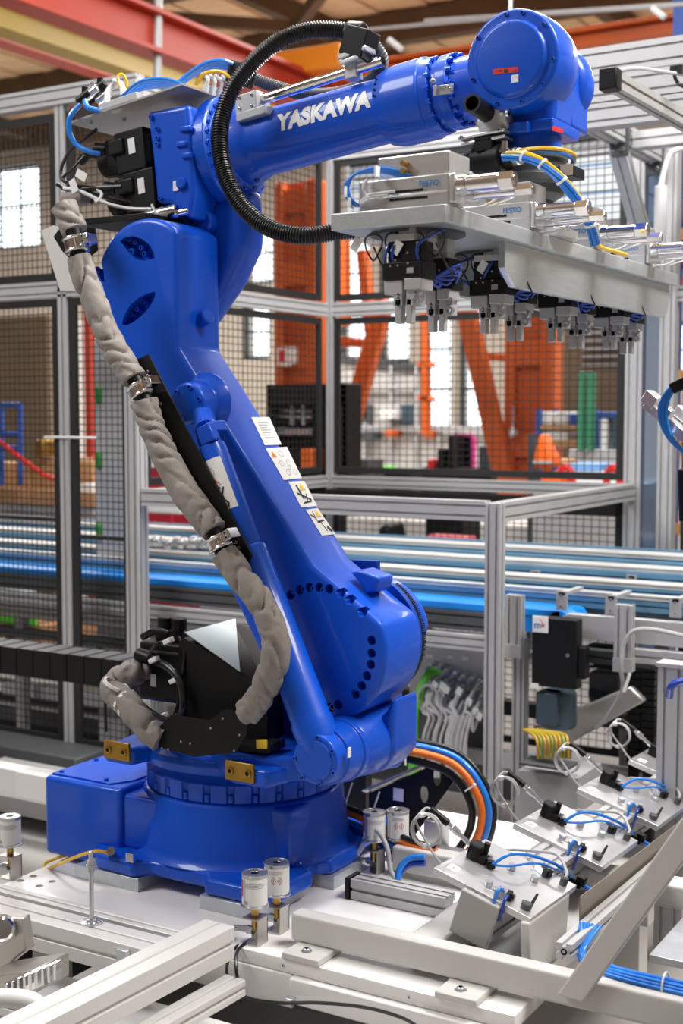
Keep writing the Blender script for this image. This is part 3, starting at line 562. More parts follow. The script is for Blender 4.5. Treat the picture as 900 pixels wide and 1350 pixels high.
# thin hoses round the grippers, one set per pair
for i, y in enumerate(YS_):
    m = MB(); rnd = random.Random(i)
    for k in range(3):
        x0 = -1.43+.05*k; m.tube([(x0+.05, y+.06, zb-.002), (x0+rnd.uniform(-.02, .06), y-.005, zb-.04), (x0+rnd.uniform(0, .05), y+.02, zb-.09), (XG+.03, y+.06+.02*k, zb-.10-.01*k), (XG+.01*k, y+.14, zb-.095)], .0033, 6, 5)
    for k in range(5):
        m.tube([(XG+.02, y+.06, zb-.09-.006*k), (XG+.05+.008*k, y+.10, zb-.115+.01*k), (XG+.045, y+.16, zb-.08-.006*k), (XG+.02, y+.20, zb-.10)], .0033, 6, 5)
    m.build('gripper_hose', 'hosedark', tool, kind='stuff')
    m = MB()
    for k in range(4):
        c_ = V((-1.43+.05*k, y+.02, zb-.035)); m.tube([c_+V((.02*cos(a), .01*sin(2*a), .028*sin(a))) for a in [2*pi*j/8 for j in range(9)]], .0022, 5, 4)
        m.tube([c_, c_+V((.02, -.01, -.03)), c_+V((.03, .02, -.07))], .0022, 5, 4)
    m.build('sensor_cable', 'rubber', tool, kind='stuff')
    m = MB()
    for k in range(2): m.obox((-1.46+.10*k, y-.004, zb-.03-.012*k), V((.008, 0, .012)), (0, .0008, 0), V((-.008, 0, .006)))
    m.build('cable_tag', 'paper', tool, kind='stuff')
    m = MB(); m.tube([(-1.27, y+.11, ZT+.03), (-1.21, y+.14, ZT+.055), (-1.17, y+.13, ZT+.05), (-1.20, y+.10, ZT+.012), (-1.26, y+.09, ZT+.006)], .003, 6); m.tube([(-1.27, y+.12, ZT+.03), (-1.20, y+.15, ZT+.06), (-1.15, y+.13, ZT+.03), (-1.20, y+.10, ZT+.006)], .0025, 6); m.build('cable_loop', 'hosewhite', tool, kind='stuff')
# hose bundle on the first slide
m = MB()
for k in range(4):
    e = .004*k
    m.tube([YP(541, 232+2.6*k, 2.53), YP(515, 223+2*k, 2.515), YP(492, 222+1.6*k, 2.51), YP(468, 230+e, 2.505), (YP(454+1.6*k, 246, 2.5)), YP(458+1.5*k, 262, 2.5), YP(470+k, 272, 2.505)], .0036, 6)
m.build('blue_hose_loop', 'hoseblue', tool, kind='stuff', label='bunch of thin blue air hoses')
m = MB()
for k in range(3): m.tube([YP(520-k*8, 252+5*k, 2.508), YP(498, 255+3*k, 2.505), YP(484, 258+3*k, 2.5), YP(472, 270+k, 2.51)], .003, 6)
m.tube([YP(484, 236, 2.505), YP(478, 248, 2.50), YP(486, 262, 2.505)], .0035, 6); m.build('sensor_lead', 'hosewhite', tool, kind='stuff')
m = MB()
for x, y, dx in ((497, 226, 0), (457, 253, 0), (462, 268, 0)): q = YP(x, y, 2.498); m.obox(q, (.002, 0, 0), (0, .010, 0), (0, 0, .011))
m.build('cable_tie', 'tie', tool, kind='stuff')
# ---- support rod clamp near the wrist, corrugated hose, hose bundle
cl = thing('hose_support_clamp', YP(640, 190, 3.0), 'silver clamp block holding a short black tube under the robot wrist', 'clamp')
m = MB(); a, b = YP(622, 136, 2.93), YP(652, 160, 3.06)+V((0, .05, 0)); m.ring(a, b-a, .017, .022, (b-a).length, 28); m.cyl(a+(b-a)*.15, b, .0165, n=20); m.build('black_tube', 'black', cl)
m = MB(); q = YP(652, 158, 3.04); m.obox(q, (.028, 0, .004), (0, .03, 0), (-.004, 0, .034)); m.cyl(q+V((-.035, .0, -.01)), q+V((.04, 0, -.0)), .03, n=28); m.build('clamp_block', 'alu', cl, .006, 3)
m = MB(); q = YP(641, 182, 3.03); m.prism([q+V((-.062, -.035, -.004)), q+V((.062, -.035, .004)), q+V((.062, .05, .004)), q+V((-.062, .05, -.004))], (0, 0, .008)); m.prism([q+V((-.055, -.03, -.018)), q+V((.06, -.03, -.010)), q+V((.06, .05, -.010)), q+V((-.055, .05, -.018))], (0, 0, .008)); tpn = m.build('clamp_plate', 'plate', cl, .003, kind=None)
bolts(cl, [q+V((-.05, -.036, -.0)), q+V((.05, -.036, .008))], NY, .005, .004, 'steel'); bolts(cl, [YP(668, 150, 3.0)], (1, 0, 0), .010, .006, 'steel')
m = MB(); q = YP(665, 192, 3.0); m.cyl(q+V((0, 0, .01)), q+V((.0, 0, -.03)), .009, n=12); m.cyl(q+V((0, 0, -.01)), q+V((.0, 0, -.018)), .014, n=6); m.build('clamp_bolt', 'chrome', cl)
m = MB(); m.prism([YP(655, 175, 3.06), YP(690, 187, 3.10), YP(735, 205, 3.12), YP(700, 205, 3.10), YP(660, 192, 3.06)], (0, .01, 0)); m.build('support_arm', 'blackm', cl)
def corr(pts, r, name, lab, k=14, pitch=.0075, parent=None, mt='rubber', n=16):
    P = smoothpts(pts, 10); L = [0]
    for i in range(1, len(P)): L.append(L[-1]+(P[i]-P[i-1]).length)
    N = int(L[-1]/pitch*4); Q = []; j = 0
    for i in range(N+1):
        d = L[-1]*i/N
        while j < len(L)-2 and L[j+1] < d: j += 1
        Q.append(P[j].lerp(P[j+1], (d-L[j])/max(1e-6, L[j+1]-L[j])))
    m = MB(); m.tube(Q, r, n, sm=False, rf=lambda l, a, i: r*(1, 1, .82, .82)[i % 4]); return m
ch_ = thing('corrugated_hose', YP(300, 200, 3.0), 'thick black corrugated hose looping over the blue forearm', 'hose')
m = corr([YP(470, 45, 3.14), YP(445, 40, 3.12), YP(405, 41, 3.08), YP(365, 56, 3.04), YP(330, 86, 3.02), (YP(304, 122, 3.0)), YP(291, 165, 2.98), YP(292, 210, 2.97), YP(306, 252, 2.96), YP(332, 286, 2.95), YP(366, 305, 2.95), YP(405, 311, 2.96), YP(440, 306, 3.0), YP(500, 296, 3.08), YP(560, 262, 3.14), YP(600, 222, 3.12), YP(625, 212, 3.07), YP(640, 212, 3.05)], .0235, '', '')
m.build('hose_body', 'rubber', ch_)
m = MB(); a = YP(628, 212, 3.055); b = YP(668, 208, 3.02); m.cyl(a, b, .036, n=28, ch=.006); m.cyl(b, b+(b-a)*.3, .024, n=20); m.box(b.x-.08, b.x-.03, 3.0, 3.08, b.z+.02, b.z+.055); m.build('end_clamp', 'black', ch_, .003)
m = MB(); m.cyl(b+(b-a)*.1, b+(b-a)*.45, .021, n=20, ch=.003); m.build('end_collar', 'steel', ch_)
m = MB(); a = YP(462, 44, 3.13); b = YP(486, 62, 3.12); m.obox((a+b)/2+V((0, 0, -.01)), (.034, 0, -.012), (0, .035, 0), (.012, 0, .036)); m.cyl(a+V((-.01, 0, 0)), a+V((.04, 0, -.01)), .034, n=24, ch=.005); m.build('end_clamp', 'black', ch_, .006, 3)
# second hose going back from the holder to the elbow
m = corr([YP(490, 55, 3.16), YP(503, 80, 3.2), YP(490, 105, 3.26), YP(450, 122, 3.34), YP(400, 124, 3.38), YP(350, 110, 3.36), YP(322, 100, 3.34), YP(300, 108, 3.34)], .019, '', '')
m.build('rear_corrugated_hose', 'dgrey', None, label='grey corrugated hose curving behind the silver support rod', cat='hose')
rod = thing('support_rod', YP(400, 110, 3.1), 'long silver rod held by clamps above the robot forearm', 'rod')
a, b = YP(345, 131, 3.13), YP(505, 80, 3.13); m = MB(); m.ring(a, b-a, .010, .0145, (b-a).length, 28); m.cyl(a, a+(b-a)*.93, .0102, n=16); m.build('rod_tube', 'chrome', rod)
m = MB(); q = YP(466, 88, 3.13); dr = (b-a).normalized(); m.obox(q, dr*.016, (0, .022, 0), (0, 0, .034)); m.cyl(q+V((0, -.02, 0)), q+V((0, -.024, 0)), .008, n=12); c1 = m.build('clamp_block', 'alu', rod, .003)
m = MB(); q = YP(470, 72, 3.12); m.obox(q, V((.042, 0, .008)), (0, .03, 0), V((-.001, 0, .007))); m.obox(q-V((.006, 0, .018)), V((.03, 0, .006)), (0, .03, 0), V((-.001, 0, .006))); m.build('clamp_plate', 'plate', rod, .003, kind=None)
m = MB(); q = YP(333, 138, 3.13); m.obox(q, dr*.036, (0, .035, 0), (0, 0, .026)); m.obox(q+dr*.02-V((0, 0, .036)), dr*.05, (0, .04, 0), (0, 0, .012)); c2 = m.build('rod_foot', 'alu', rod, .003)
bolts(rod, [q+V((x, -.036, z)) for x, z in ((-.02, -.015), (.02, .018), (-.02, .015), (.02, -.012))], NY, .004, .003, 'steel')
# hose bundle from the wrist to the plate
def bundle(path, cols, r, lab, group, spread=.008, cat='hose', name='air_hose', rs=3):
    P = smoothpts(path, 5); rnd = random.Random(rs)
    for k, (c, lb) in enumerate(cols):
        a0 = 2*pi*k/len(cols); m = MB(); Q = []
        for i, p in enumerate(P):
            t = (P[min(i+1, len(P)-1)]-P[max(0, i-1)]).normalized(); _, u, w = basis(t); aa = a0+.25*sin(i*.3); rr = spread*(1 if len(cols) > 1 else 0)
            Q.append(p+(u*cos(aa)+w*sin(aa))*rr)
        m.tube(Q, r, 8, sm=False); m.build(name, c, None, label=lb, cat=cat, group=group)
bp = [YP(664, 206, 3.0), YP(690, 206, 2.99), YP(715, 216, 2.99), YP(740, 238, 3.0), YP(762, 266, 3.03), YP(778, 296, 3.07), YP(784, 322, 3.10)]
bundle(bp, [('hoseblue', 'thin blue air hose in the arched bundle at the robot wrist')]*4+[('hoseyel', 'yellow air hose in the arched bundle at the robot wrist')]*2, .0048, '', 'hoses arching from the wrist to the gripper plate', .0085)
m = MB()
for x, y in ((690, 206), (716, 217), (739, 238), (762, 267), (777, 296)):
    i = min(range(len(bp)-1), key=lambda i: (bp[i]-YP(x, y, bp[i].y)).length); t = (bp[i+1]-bp[i]); q = bp[i]; m.ring(q-t.normalized()*.003, t, .0125, .015, .006, 16)
m.build('bundle_tie', 'tie', None, label='white cable ties around the arched hose bundle', cat='cable tie', kind='stuff')
m = MB(); m.tube([YP(783, 318, 3.09), YP(792, 326, 3.14), YP(812, 332, 3.25), YP(825, 336, 3.33)], .0055, 8); m.build('yellow_hose', 'hoseyel', None, label='yellow hose lying along the top edge of the gripper plate', cat='hose')
m = MB(); m.tube([YP(668, 202, 3.02), YP(700, 196, 3.0), YP(735, 196, 3.01), YP(756, 203, 3.08), YP(757, 214, 3.13)], .0045, 8); m.build('yellow_hose', 'hoseyel', None, label='yellow hose wrapped round the black wrist flange', cat='hose')
m = MB(); m.tube([YP(668, 205, 3.02), YP(700, 200, 3.005), YP(735, 201, 3.015), YP(753, 208, 3.08), YP(754, 219, 3.13)], .0045, 8); m.build('blue_hose', 'hoseblue', None, label='blue hose wrapped round the black wrist flange', cat='hose')
m = MB(); q = YP(753, 226, 3.08); m.box(q.x-.03, q.x+.012, 3.06, 3.14, q.z-.014, q.z+.012); m.build('flange_sensor', 'black', tool, .003)
m = MB(); q = YP(742, 221, 3.03); m.box(q.x-.018, q.x+.014, 3.055, 3.058, q.z-.014, q.z+.012); m.build('rating_label', 'stain', tool, smooth=False)
# ---- fabric covered dress pack
def fabric(pts, r, seed, n=44):
    m = MB()
    def rf(l, a, i):
        v = noise.noise(V((l*9+seed, cos(a)*.8, sin(a)*.8)))
        w = abs(noise.noise(V((l*26+cos(a)*1.3+seed*2, sin(a)*1.1+l*3, 4.1))))
        k = min(1, max(0, .55+1.6*noise.noise(V((l*11, seed+.8*cos(a), .8*sin(a))))))
        q = l*62+2.4*sin(a+seed+l*9)+3.5*noise.noise(V((l*5, seed, 2)))+1.2*noise.noise(V((cos(a)*1.5, sin(a)*1.5, l*14)))
        f = (1-abs(sin(q)))**2.2; g_ = (1-abs(sin(q*.53+1.7*cos(a)+seed)))**3
        return r*(1.14+.13*v-.10*w-.32*f*k-.24*g_*(1-k*.5))
    P = smoothpts(pts, 8); Q = []
    for i in range(len(P)-1):
        nn = max(1, int((P[i+1]-P[i]).length/.004)); Q += [P[i].lerp(P[i+1], j/nn) for j in range(nn)]
    m.tube(Q+[P[-1]], r, n, sm=False, rf=rf); return m
fh = thing('fabric_hose', YP(200, 600, 2.8), 'grey fabric wrapped hose running down the left side of the robot arm', 'hose')
YH = 2.725
for i, pts in enumerate([[(84, 272), (92, 290), (98, 305)], [(104, 340), (112, 368), (124, 398), (136, 428), (150, 458), (166, 484), (177, 500)], [(190, 530), (200, 562), (222, 612), (246, 652), (268, 682), (281, 700)], [(295, 730), (320, 764), (346, 798), (362, 836), (362, 868), (352, 900), (338, 925), (326, 938)]]):
    fabric([YP(x, y, YH+(.10 if i == 0 else 0)+(max(0, y-880)*.0016 if i == 3 else 0)) for x, y in pts], (.033, .031, .033, .033)[i], i*3.1).build('fabric_sleeve', 'fabric', fh)
for i, (a_, b_) in enumerate((((97, 303), (104, 342)), ((178, 500), (192, 530)), ((281, 700), (296, 732)))):
    a, b = YP(*a_, YH), YP(*b_, YH); d_ = b-a; L = d_.length; m = MB(); m.lathe(a, d_, [(0, .022), (L, .022)], 24); m.build('hose_core', 'black', fh)
    c_ = a+d_*.25; m = MB(); m.lathe(c_, d_, [(0, .031), (.002, .035), (.006, .035), (.008, .031), (L*.42, .031), (L*.42+.002, .035), (L*.42+.006, .035), (L*.42+.008, .031)], 36)
    s_ = d_.normalized().cross(V((0, 1, 0))); s_ = s_ if s_.x > 0 else -s_
    m.obox(c_+d_*.22+s_*.042, s_*.014, (0, .02, 0), d_.normalized()*.013); k_ = m.build('band_clamp', 'chrome', fh, .001)
    bolts(k_, [c_+d_*.15+s_*.045+V((0, -.02, 0)), c_+d_*.32+s_*.045+V((0, -.02, 0))], NY, .005, .006, 'steel')
fh2 = thing('fabric_hose', YP(180, 930, 2.85), 'short grey fabric wrapped hose bound with ties beside the black energy chain', 'hose')
fabric([YP(x, y, Y) for x, y, Y in ((186, 884, 3.0), (168, 888, 2.93), (150, 900, 2.89), (150, 912, 2.87), (166, 926, 2.85), (180, 945, 2.84), (194, 962, 2.84), (212, 974, 2.85))], .034, 20).build('fabric_sleeve', 'fabric', fh2)
for x, y, tx, ty in ((153, 903, -6, 12), (165, 925, 10, 10), (171, 932, 10, 12)):
    q = YP(x, y, 2.855); d_ = YP(x+tx, y+ty, 2.85)-q; m = MB(); m.ring(q-d_.normalized()*.005, d_, .033, .0385, .009, 24); m.build('cable_tie', 'tie', fh2)
# cables, tags and fittings around the upper left of the robot
tc = MB()
for k in range(7):
    o = 3*k; tc.tube([YP(160+5*k, 128-2*k, 3.02+.03*k), YP(185+5*k, 108+k, 3.02+.03*k), YP(215+3*k, 104+2*k, 3.04+.03*k), YP(238, 110, 3.06+.02*k)], .0055, 7)
tc.build('blue_hose_tangle', 'hoseblue', None, label='loose blue air hoses lying on the tray above the robot elbow', cat='hose', kind='stuff')
for k in range(4):
    m = MB(); m.tube([YP(232, 112+2*k, 3.08+.02*k), YP(248, 98+2*k, 3.10+.02*k), YP(270, 84+2.5*k, 3.12+.02*k), YP(295, 80+3*k, 3.15+.02*k), YP(318, 90+3*k, 3.2+.02*k)], .0065, 8)
    m.build('blue_hose', 'hoseblue', None, label='blue hose in the arched bunch above the robot elbow', cat='hose', group='blue hoses arching over the robot elbow')
m = MB(); m.tube([YP(106, 138, 3.0), YP(93, 152, 2.98), YP(91, 172, 2.98), YP(100, 190, 2.99), YP(118, 200, 3.0), YP(132, 203, 3.02)], .0075, 9); m.build('blue_hose', 'hoseblue', None, label='blue hose looping off the left end of the elbow tray', cat='hose')
m = MB(); m.tube([YP(112, 133, 3.0), YP(116, 142, 2.98), YP(130, 146, 3.0)], .008, 9); m.build('blue_hose', 'hoseblue', None, label='short blue elbow hose on the left end of the tray', cat='hose')
vt = thing('valve_cluster', YP(130, 130, 3.06), 'cluster of black and chrome push-in valves on the elbow tray', 'valve')
for k, (x, y) in enumerate(((112, 128), (123, 122), (132, 116), (138, 128), (124, 132))):
    q = YP(x, y, 3.03+.01*k); m = MB(); m.cyl(q+V((-.02, -.01, -.014)), q+V((.02, .0, .012)), .013, n=14, ch=.002); m.cyl(q+V((.0, 0, 0)), q+V((.0, 0, .028)), .010, n=12); m.build('valve_body', 'black' if k % 2 == 0 else 'steel', vt)
m = MB(); m.tube([YP(150, 112, 3.05), YP(142, 122, 3.03), YP(143, 140, 3.02), YP(155, 146, 3.02), YP(163, 134, 3.03), YP(160, 112, 3.05), YP(150, 107, 3.05)], .009, 8)
m.build('grey_cable', 'hosewhite', None, label='loop of pale grey cable standing on the elbow tray', cat='cable')
m = MB(); m.tube([YP(158, 114, 3.04), YP(155, 102, 3.04), YP(161, 98, 3.05), YP(167, 108, 3.06), YP(165, 120, 3.06)], .0045, 8); m.build('yellow_hose', 'hoseyel', None, label='small yellow hose loop sticking up from the elbow tray', cat='hose')
m = MB(); m.tube([YP(258, 112, 3.12), YP(268, 98, 3.12), YP(285, 94, 3.14), YP(300, 100, 3.16), YP(305, 112, 3.18)], .005, 8); m.build('yellow_hose', 'hoseyel', None, label='yellow hose arching beside white cable plugs on the tray', cat='hose')
for k in range(4):
    m = MB(); x = 272+9*k; m.tube([YP(x-2, 120+k*2, 3.12+.02*k), YP(x+2, 104+2*k, 3.12+.02*k), YP(x-6, 98+k, 3.14+.02*k)], .006, 8); m.cyl(YP(x-2, 124+2*k, 3.12+.02*k), YP(x, 112+2*k, 3.12+.02*k), .010, n=12)
    m.build('cable_plug', 'hosewhite', None, label='white cable plug on the tray right of the blue hoses', cat='plug', group='white plugs on the elbow tray')
m = MB(); m.obox(YP(318, 98, 3.2), (.03, 0, -.01), (0, .03, 0), (.01, 0, .03)); m.build('hose_end_box', 'black', None, .006, label='black hose end piece behind the big corrugated loop', cat='hose fitting')
m = MB(); m.tube([YP(128, 170, 3.03), YP(108, 185, 3.0), YP(88, 205, 2.99), YP(80, 228, 2.98), YP(86, 240, 2.98), YP(110, 246, 3.0), YP(140, 248, 3.04)], .005, 8); m.tube([YP(112, 205, 3.0), YP(96, 222, 2.99), YP(84, 235, 2.99), YP(100, 250, 3.0), YP(130, 252, 3.02)], .004, 8)
m.tube([YP(120, 252, 3.02), YP(150, 262, 3.03), YP(185, 270, 3.06), YP(215, 280, 3.08)], .009, 8); m.tube([YP(75, 243, 2.99), (YP(90, 250, 3.0)), YP(125, 248, 3.0), YP(160, 246, 3.02)], .006, 8)
m.build('motor_cables', 'rubber', None, label='tangle of thin black motor cables left of the elbow motors', cat='cable', kind='stuff')
m = MB(); m.tube([YP(95, 250, 2.98), YP(120, 258, 2.99), YP(128, 266, 2.99), YP(134, 256, 3.0), YP(128, 250, 3.0)], .0045, 8); m.tube([YP(84, 248, 2.98), YP(105, 252, 2.98), YP(140, 268, 3.0), YP(170, 275, 3.02), YP(200, 276, 3.03)], .0055, 8)
m.tube([YP(200, 270, 3.03), YP(208, 282, 3.02), YP(222, 276, 3.04)], .004, 8); m.build('white_cables', 'hosewhite', None, label='thin white cables and ties above the robot elbow joint', cat='cable', kind='stuff')
for x, y, ax, lb in ((107, 231, .5, 'white printed cable tag hanging at upper left of the motors'), (97, 245, 1.2, 'white folded cable tag below the printed one')):
    q = YP(x, y, 2.97); m = MB(); c_, s_ = cos(ax), sin(ax); m.obox(q, V((c_, 0, -s_))*.02, (0, .001, 0), V((s_, 0, c_))*.012); m.build('cable_tag', 'paper', None, label=lb, cat='tag')
m = MB(); m.obox(YP(100, 262, 3.0), (.04, 0, .004), (0, .03, 0), (0, 0, .02)); m.build('hose_elbow', 'fabric', None, .015, 3, label='bulge of grey brown fabric wrap above the top hose clamp', cat='hose')
m = MB()
for x, y, r_ in ((225, 281, .022), (205, 284, .018), (240, 281, .012)): q = YP(x, y, 3.04); m.cyl(q+V((-.03, 0, 0)), q+V((.03, .0, .004)), r_, n=20, ch=.003)
m.build('cable_gland', 'chrome', None, label='chrome cable gland fittings between motors and arm', cat='fitting', kind='stuff')
# ================================================================ THE CELL: PLATFORM, FIXTURES, CONVEYOR, FENCE
ZP0 = .417
def one(name, label, cat, mt, *shapes, bevel=0, group=None, kind=None, smooth=True):
    m = MB()
    for s in shapes: s(m)
    return m.build(name, mt, None, bevel, 2, label, cat, group, kind, smooth)
# ---- base platform
pf = thing('machine_platform', (-1.9, 3.3, 0), 'white painted steel machine platform carrying the blue robot', 'platform')
m = MB(); m.box(-2.72, -1.135, 2.655, 3.95, ZP0-.035, ZP0); tpl = m.build('top_plate', 'white', pf, .003); bake(tpl)
c = MB()
for x, y in ((27, 1161), (44, 1155), (52, 1168), (69, 1162), (294, 1223), (283, 1231), (308, 1238), (587, 1308), (598, 1299), (629, 1318), (643, 1308)):
    q = ZP(x, y, ZP0); c.cyl(q-V((0, 0, .028)), q+V((0, 0, .01)), .0115, n=16)
cut(tpl, c, ('dgrey',))
m = MB(); m.box(-1.72, -1.10, 2.635, 2.70, ZP0-.10, ZP0-.036); m.box(-2.70, -1.72, 2.65, 2.70, ZP0-.12, ZP0-.036); m.build('front_beam', 'white', pf, .004, kind=None)
m = MB(); m.box(-2.7, -1.135, 3.6, 3.66, ZP0-.12, ZP0-.036); m.build('rear_beam', 'white', pf, .004)
for x in (-2.6, -1.25):
    for y in (2.75, 3.8): m = MB(); m.box(x-.04, x+.04, y-.04, y+.04, .012, ZP0-.036); m.box(x-.07, x+.07, y-.07, y+.07, 0, .012); m.build('platform_leg', 'white', pf, .003)
bolts(pf, [V((-1.75, 2.655, ZP0-.018)), V((-1.40, 2.655, ZP0-.018))], NY, .004, .002, 'steel')
m = MB(); m.box(-2.9, -0.9, 2.40, 2.56, .20, .27); m.box(-2.9, -.9, 2.44, 2.52, .02, .2); m.build('lower_white_beam', 'white', None, .004, label='long white steel beam running below the front edge of the platform', cat='beam')
m = MB(); m.box(-3.6, -2.80, 3.62, 3.70, .30, .40); m.box(-5.5, -2.80, 3.9, 3.98, .18, .30); m.build('side_white_beam', 'white', None, .004, label='white beams of the platform frame left behind the blue cable box', cat='beam')
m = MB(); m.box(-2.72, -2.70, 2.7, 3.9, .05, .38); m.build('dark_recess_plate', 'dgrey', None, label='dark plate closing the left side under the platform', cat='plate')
# ---- shims under the robot base
for i, (x0, x1, y0, y1) in enumerate(((-2.58, -2.345, 2.825, 3.0), (-2.125, -1.93, 2.815, 3.06), (-1.97, -1.885, 3.12, 3.28))):
    lb = ('bare metal shim block under the left front foot of the robot', 'bare metal shim block under the nearest corner of the robot', 'bare metal shim block under the right rear foot of the robot')[i]
    m = MB(); m.box(x0, x1, y0, y1, ZP0+.0005, .4545); m.build('shim_block', 'galv', None, .001, label=lb, cat='metal block', group='shims under the robot base')
# ---- lubricant cans on little stands
def can(q, lab, red, sideways=-1):
    t = thing('grease_can', q, lab, 'can', 'small round cans on brass fittings'); z = q.z+.004
    m = MB(); m.box(q.x-.024, q.x+.024, q.y-.022, q.y+.022, z+.062, z+.065); m.box(q.x+.021, q.x+.024, q.y-.022, q.y+.022, z, z+.062); m.box(q.x-.024, q.x+.024, q.y+.019, q.y+.022, z, z+.062); m.box(q.x-.024, q.x+.024, q.y-.022, q.y+.022, z-.0035, z); m.build('stand', 'stain', t, kind=None)
    m = MB(); m.cyl((q.x, q.y, z+.065), (q.x, q.y, z+.095), .010, n=6, ch=.002); m.cyl((q.x, q.y, z+.03), (q.x, q.y, z+.0645), .008, n=12); m.build('brass_fitting', 'brass', t)
    zz = z+.092; m = MB(); m.lathe((q.x, q.y, zz), (0, 0, 1), [(0, .030), (.002, .0365), (.005, .0365), (.007, .032), (.081, .032), (.0825, .0335), (.086, .0335), (.087, .030), (.0855, .029), (.0855, .011), (.0845, .010)], 40)
    b = m.build('can_body', 'chrome' if False else 'steel', t)
    m = MB(); m.cyl((q.x, q.y, zz+.0846), (q.x, q.y, zz+.0852), .0098, n=20); m.build('lid_hole', 'black', b)
    def LP(a, h, e=.0325): return V((q.x+e*cos(radians(a)), q.y+e*sin(radians(a)), zz+.009+.068*h))
    m = MB()
    def patch(a0, a1, h0, h1, mi, e=.0325, n=8):
        for k in range(n):
            u, v = a0+(a1-a0)*k/n, a0+(a1-a0)*(k+1)/n; m.poly([LP(u, h0, e), LP(v, h0, e), LP(v, h1, e), LP(u, h1, e)], mi)
    patch(-100, 32, 0, 1, 0, n=14); patch(-230, -112, 0, 1, 0, n=10)
    if red: patch(-150, -118, .3, .95, 1, .0328, 4); [patch(-105, -20+(-8*k % 25), .82-.05*k, .84-.05*k, 2, .0328) for k in range(4)]; patch(-110, -88, .05, .18, 2, .0328, 3)
    else:
        for ca in (-72, -42):
            pts = [(ca-13, .55), (ca, .72), (ca+13, .55), (ca, .38)]
            for (a0, h0), (a1, h1) in zip(pts, pts[1:]+pts[:1]):
                k = .80; m.poly([LP(a0, h0, .0329), LP(a1, h1, .0329), LP(ca+(a1-ca)*k, .55+(h1-.55)*k, .0329), LP(ca+(a0-ca)*k, .55+(h0-.55)*k, .0329)], 1)
            patch(ca-1.2, ca+1.2, .50, .62, 3, .0329, 1); patch(ca-1.2, ca+1.2, .46, .48, 3, .0329, 1)
        for k in range(3): patch(-95, -30, .88-.05*k, .9-.05*k, 2, .0328)
    m.build('can_label', ['paper', 'red', 'inkgrey', 'ink'], b, smooth=False)
    m = MB(); m.cyl((q.x-.02, q.y-.005, z+.03), (q.x+.0, q.y-.005, z+.03), .011, n=6); m.cyl((q.x-.05, q.y-.02, z+.032), (q.x-.02, q.y-.005, z+.03), .008, n=12); m.build('hose_coupling', 'steel', t); return t
can(ZP(336, 1243, ZP0), 'small metal can with red band label, nearest in front of the robot base', True)
can(ZP(365, 1227, ZP0), 'small metal can with two red diamond symbols in front of the robot base', False)
can(ZP(14, 1157, ZP0), 'small metal can at the left edge beside the blue cable box', True)
can(ZP(524, 1148, ZP0), 'small metal can behind the robot base with red diamond symbols under the black bracket', False)
can(ZP(493, 1150, ZP0), 'small metal can partly hidden by orange cable behind the robot base', True)
for k, (dx, lb) in enumerate(((0, 'left black oil hose drooping from the nearest can'), (6, 'right black oil hose drooping from the nearest can'))):
    pts = [YP(324+dx*1.5, 1241-k*3, 2.72), YP(308+dx, 1252, 2.64), YP(299+dx*2, 1275, 2.60), YP(304+dx*2, 1302-k*2, 2.595)]
    pts += [YP(325, 1315, 2.60), YP(365, 1322, 2.60), YP(420, 1322, 2.60), YP(480, 1328, 2.58), YP(530, 1342, 2.55), YP(560, 1360, 2.52)] if k else [YP(318, 1320, 2.62)]
    m = MB(); m.tube(pts, .0042, 8); m.build('oil_hose', 'rubber', None, label=lb, cat='hose')
m = MB(); q = YP(382, 1318, 2.61); m.obox(q, (.012, 0, 0), (0, .01, 0), (0, 0, .006)); m.build('hose_clip', 'steel', None, .002, label='small metal clip on the long black hose under the platform edge', cat='clip')
m = MB(); m.prism([YP(x, y, 2.66) for x, y in ((385, 1312), (424, 1317), (424, 1336), (385, 1330))], (0, .01, 0)); m.build('cover_plate', 'dgrey', None, label='small dark plate under the platform edge behind the hose', cat='plate')
# earth lead on the base
m = MB(); m.tube([YP(146, 1126, 2.84), YP(128, 1122, 2.79), YP(105, 1128, 2.78), YP(78, 1139, 2.82), YP(62, 1146, 2.85), YP(60, 1138, 2.88), YP(82, 1129, 2.92), YP(100, 1125, 2.95)], .0048, 8)
m.build('earth_cable', 'hoseyel', None, label='yellow and green earth cable looping from the left side of the base', cat='cable')
m = MB(); m.cyl(YP(146, 1122, 2.85), YP(146, 1122, 2.815), .013, n=6); m.cyl(YP(146, 1122, 2.815), YP(146, 1122, 2.80), .007, n=10); m.box(YP(155, 0, 2.83).x, YP(165, 0, 2.83).x, 2.82, 2.84, .50, .525); m.build('earth_bolt', 'chrome', rb)
# ---- foreground rails, bottom left
fr = thing('profile_rack', (-2.2, 2.3, .38), 'pale aluminium profile frame at the bottom left corner, nearest the viewer', 'frame')
m = MB(); alu(m, (-3.6, 2.585, .43), (-1.93, 2.585, .43), .045, .045, g=.045); m.build('rail', 'rail', fr, .002)
m = MB(); alu(m, (-3.6, 2.50, .412), (-1.98, 2.50, .412), .09, .08, g=.09); m.build('rail', 'rail', fr, .002)
m = MB(); alu(m, (-1.93, .9, .4975), (-1.86, 2.545, .4825), .09, .08, g=.09); m.build('rail', 'rail', fr, .002)
m = MB(); alu(m, (-1.90, .9, .385), (-1.81, 2.54, .38), .06, .04, g=.06); m.build('rail', 'rail', fr, .002)
m = MB(); alu(m, (-3.6, 2.30, .30), (-2.03, 2.30, .30), .06, .06); m.build('rail', 'rail', fr, .002)
m = MB(); q = YP(165, 1262, 2.44); m.prism([q+V((-.035, 0, .015)), q+V((.0, 0, .015)), q+V((.02, 0, -.03)), q+V((-.02, 0, -.04))], (0, .03, 0)); m.build('corner_bracket', 'galv', fr, .003)
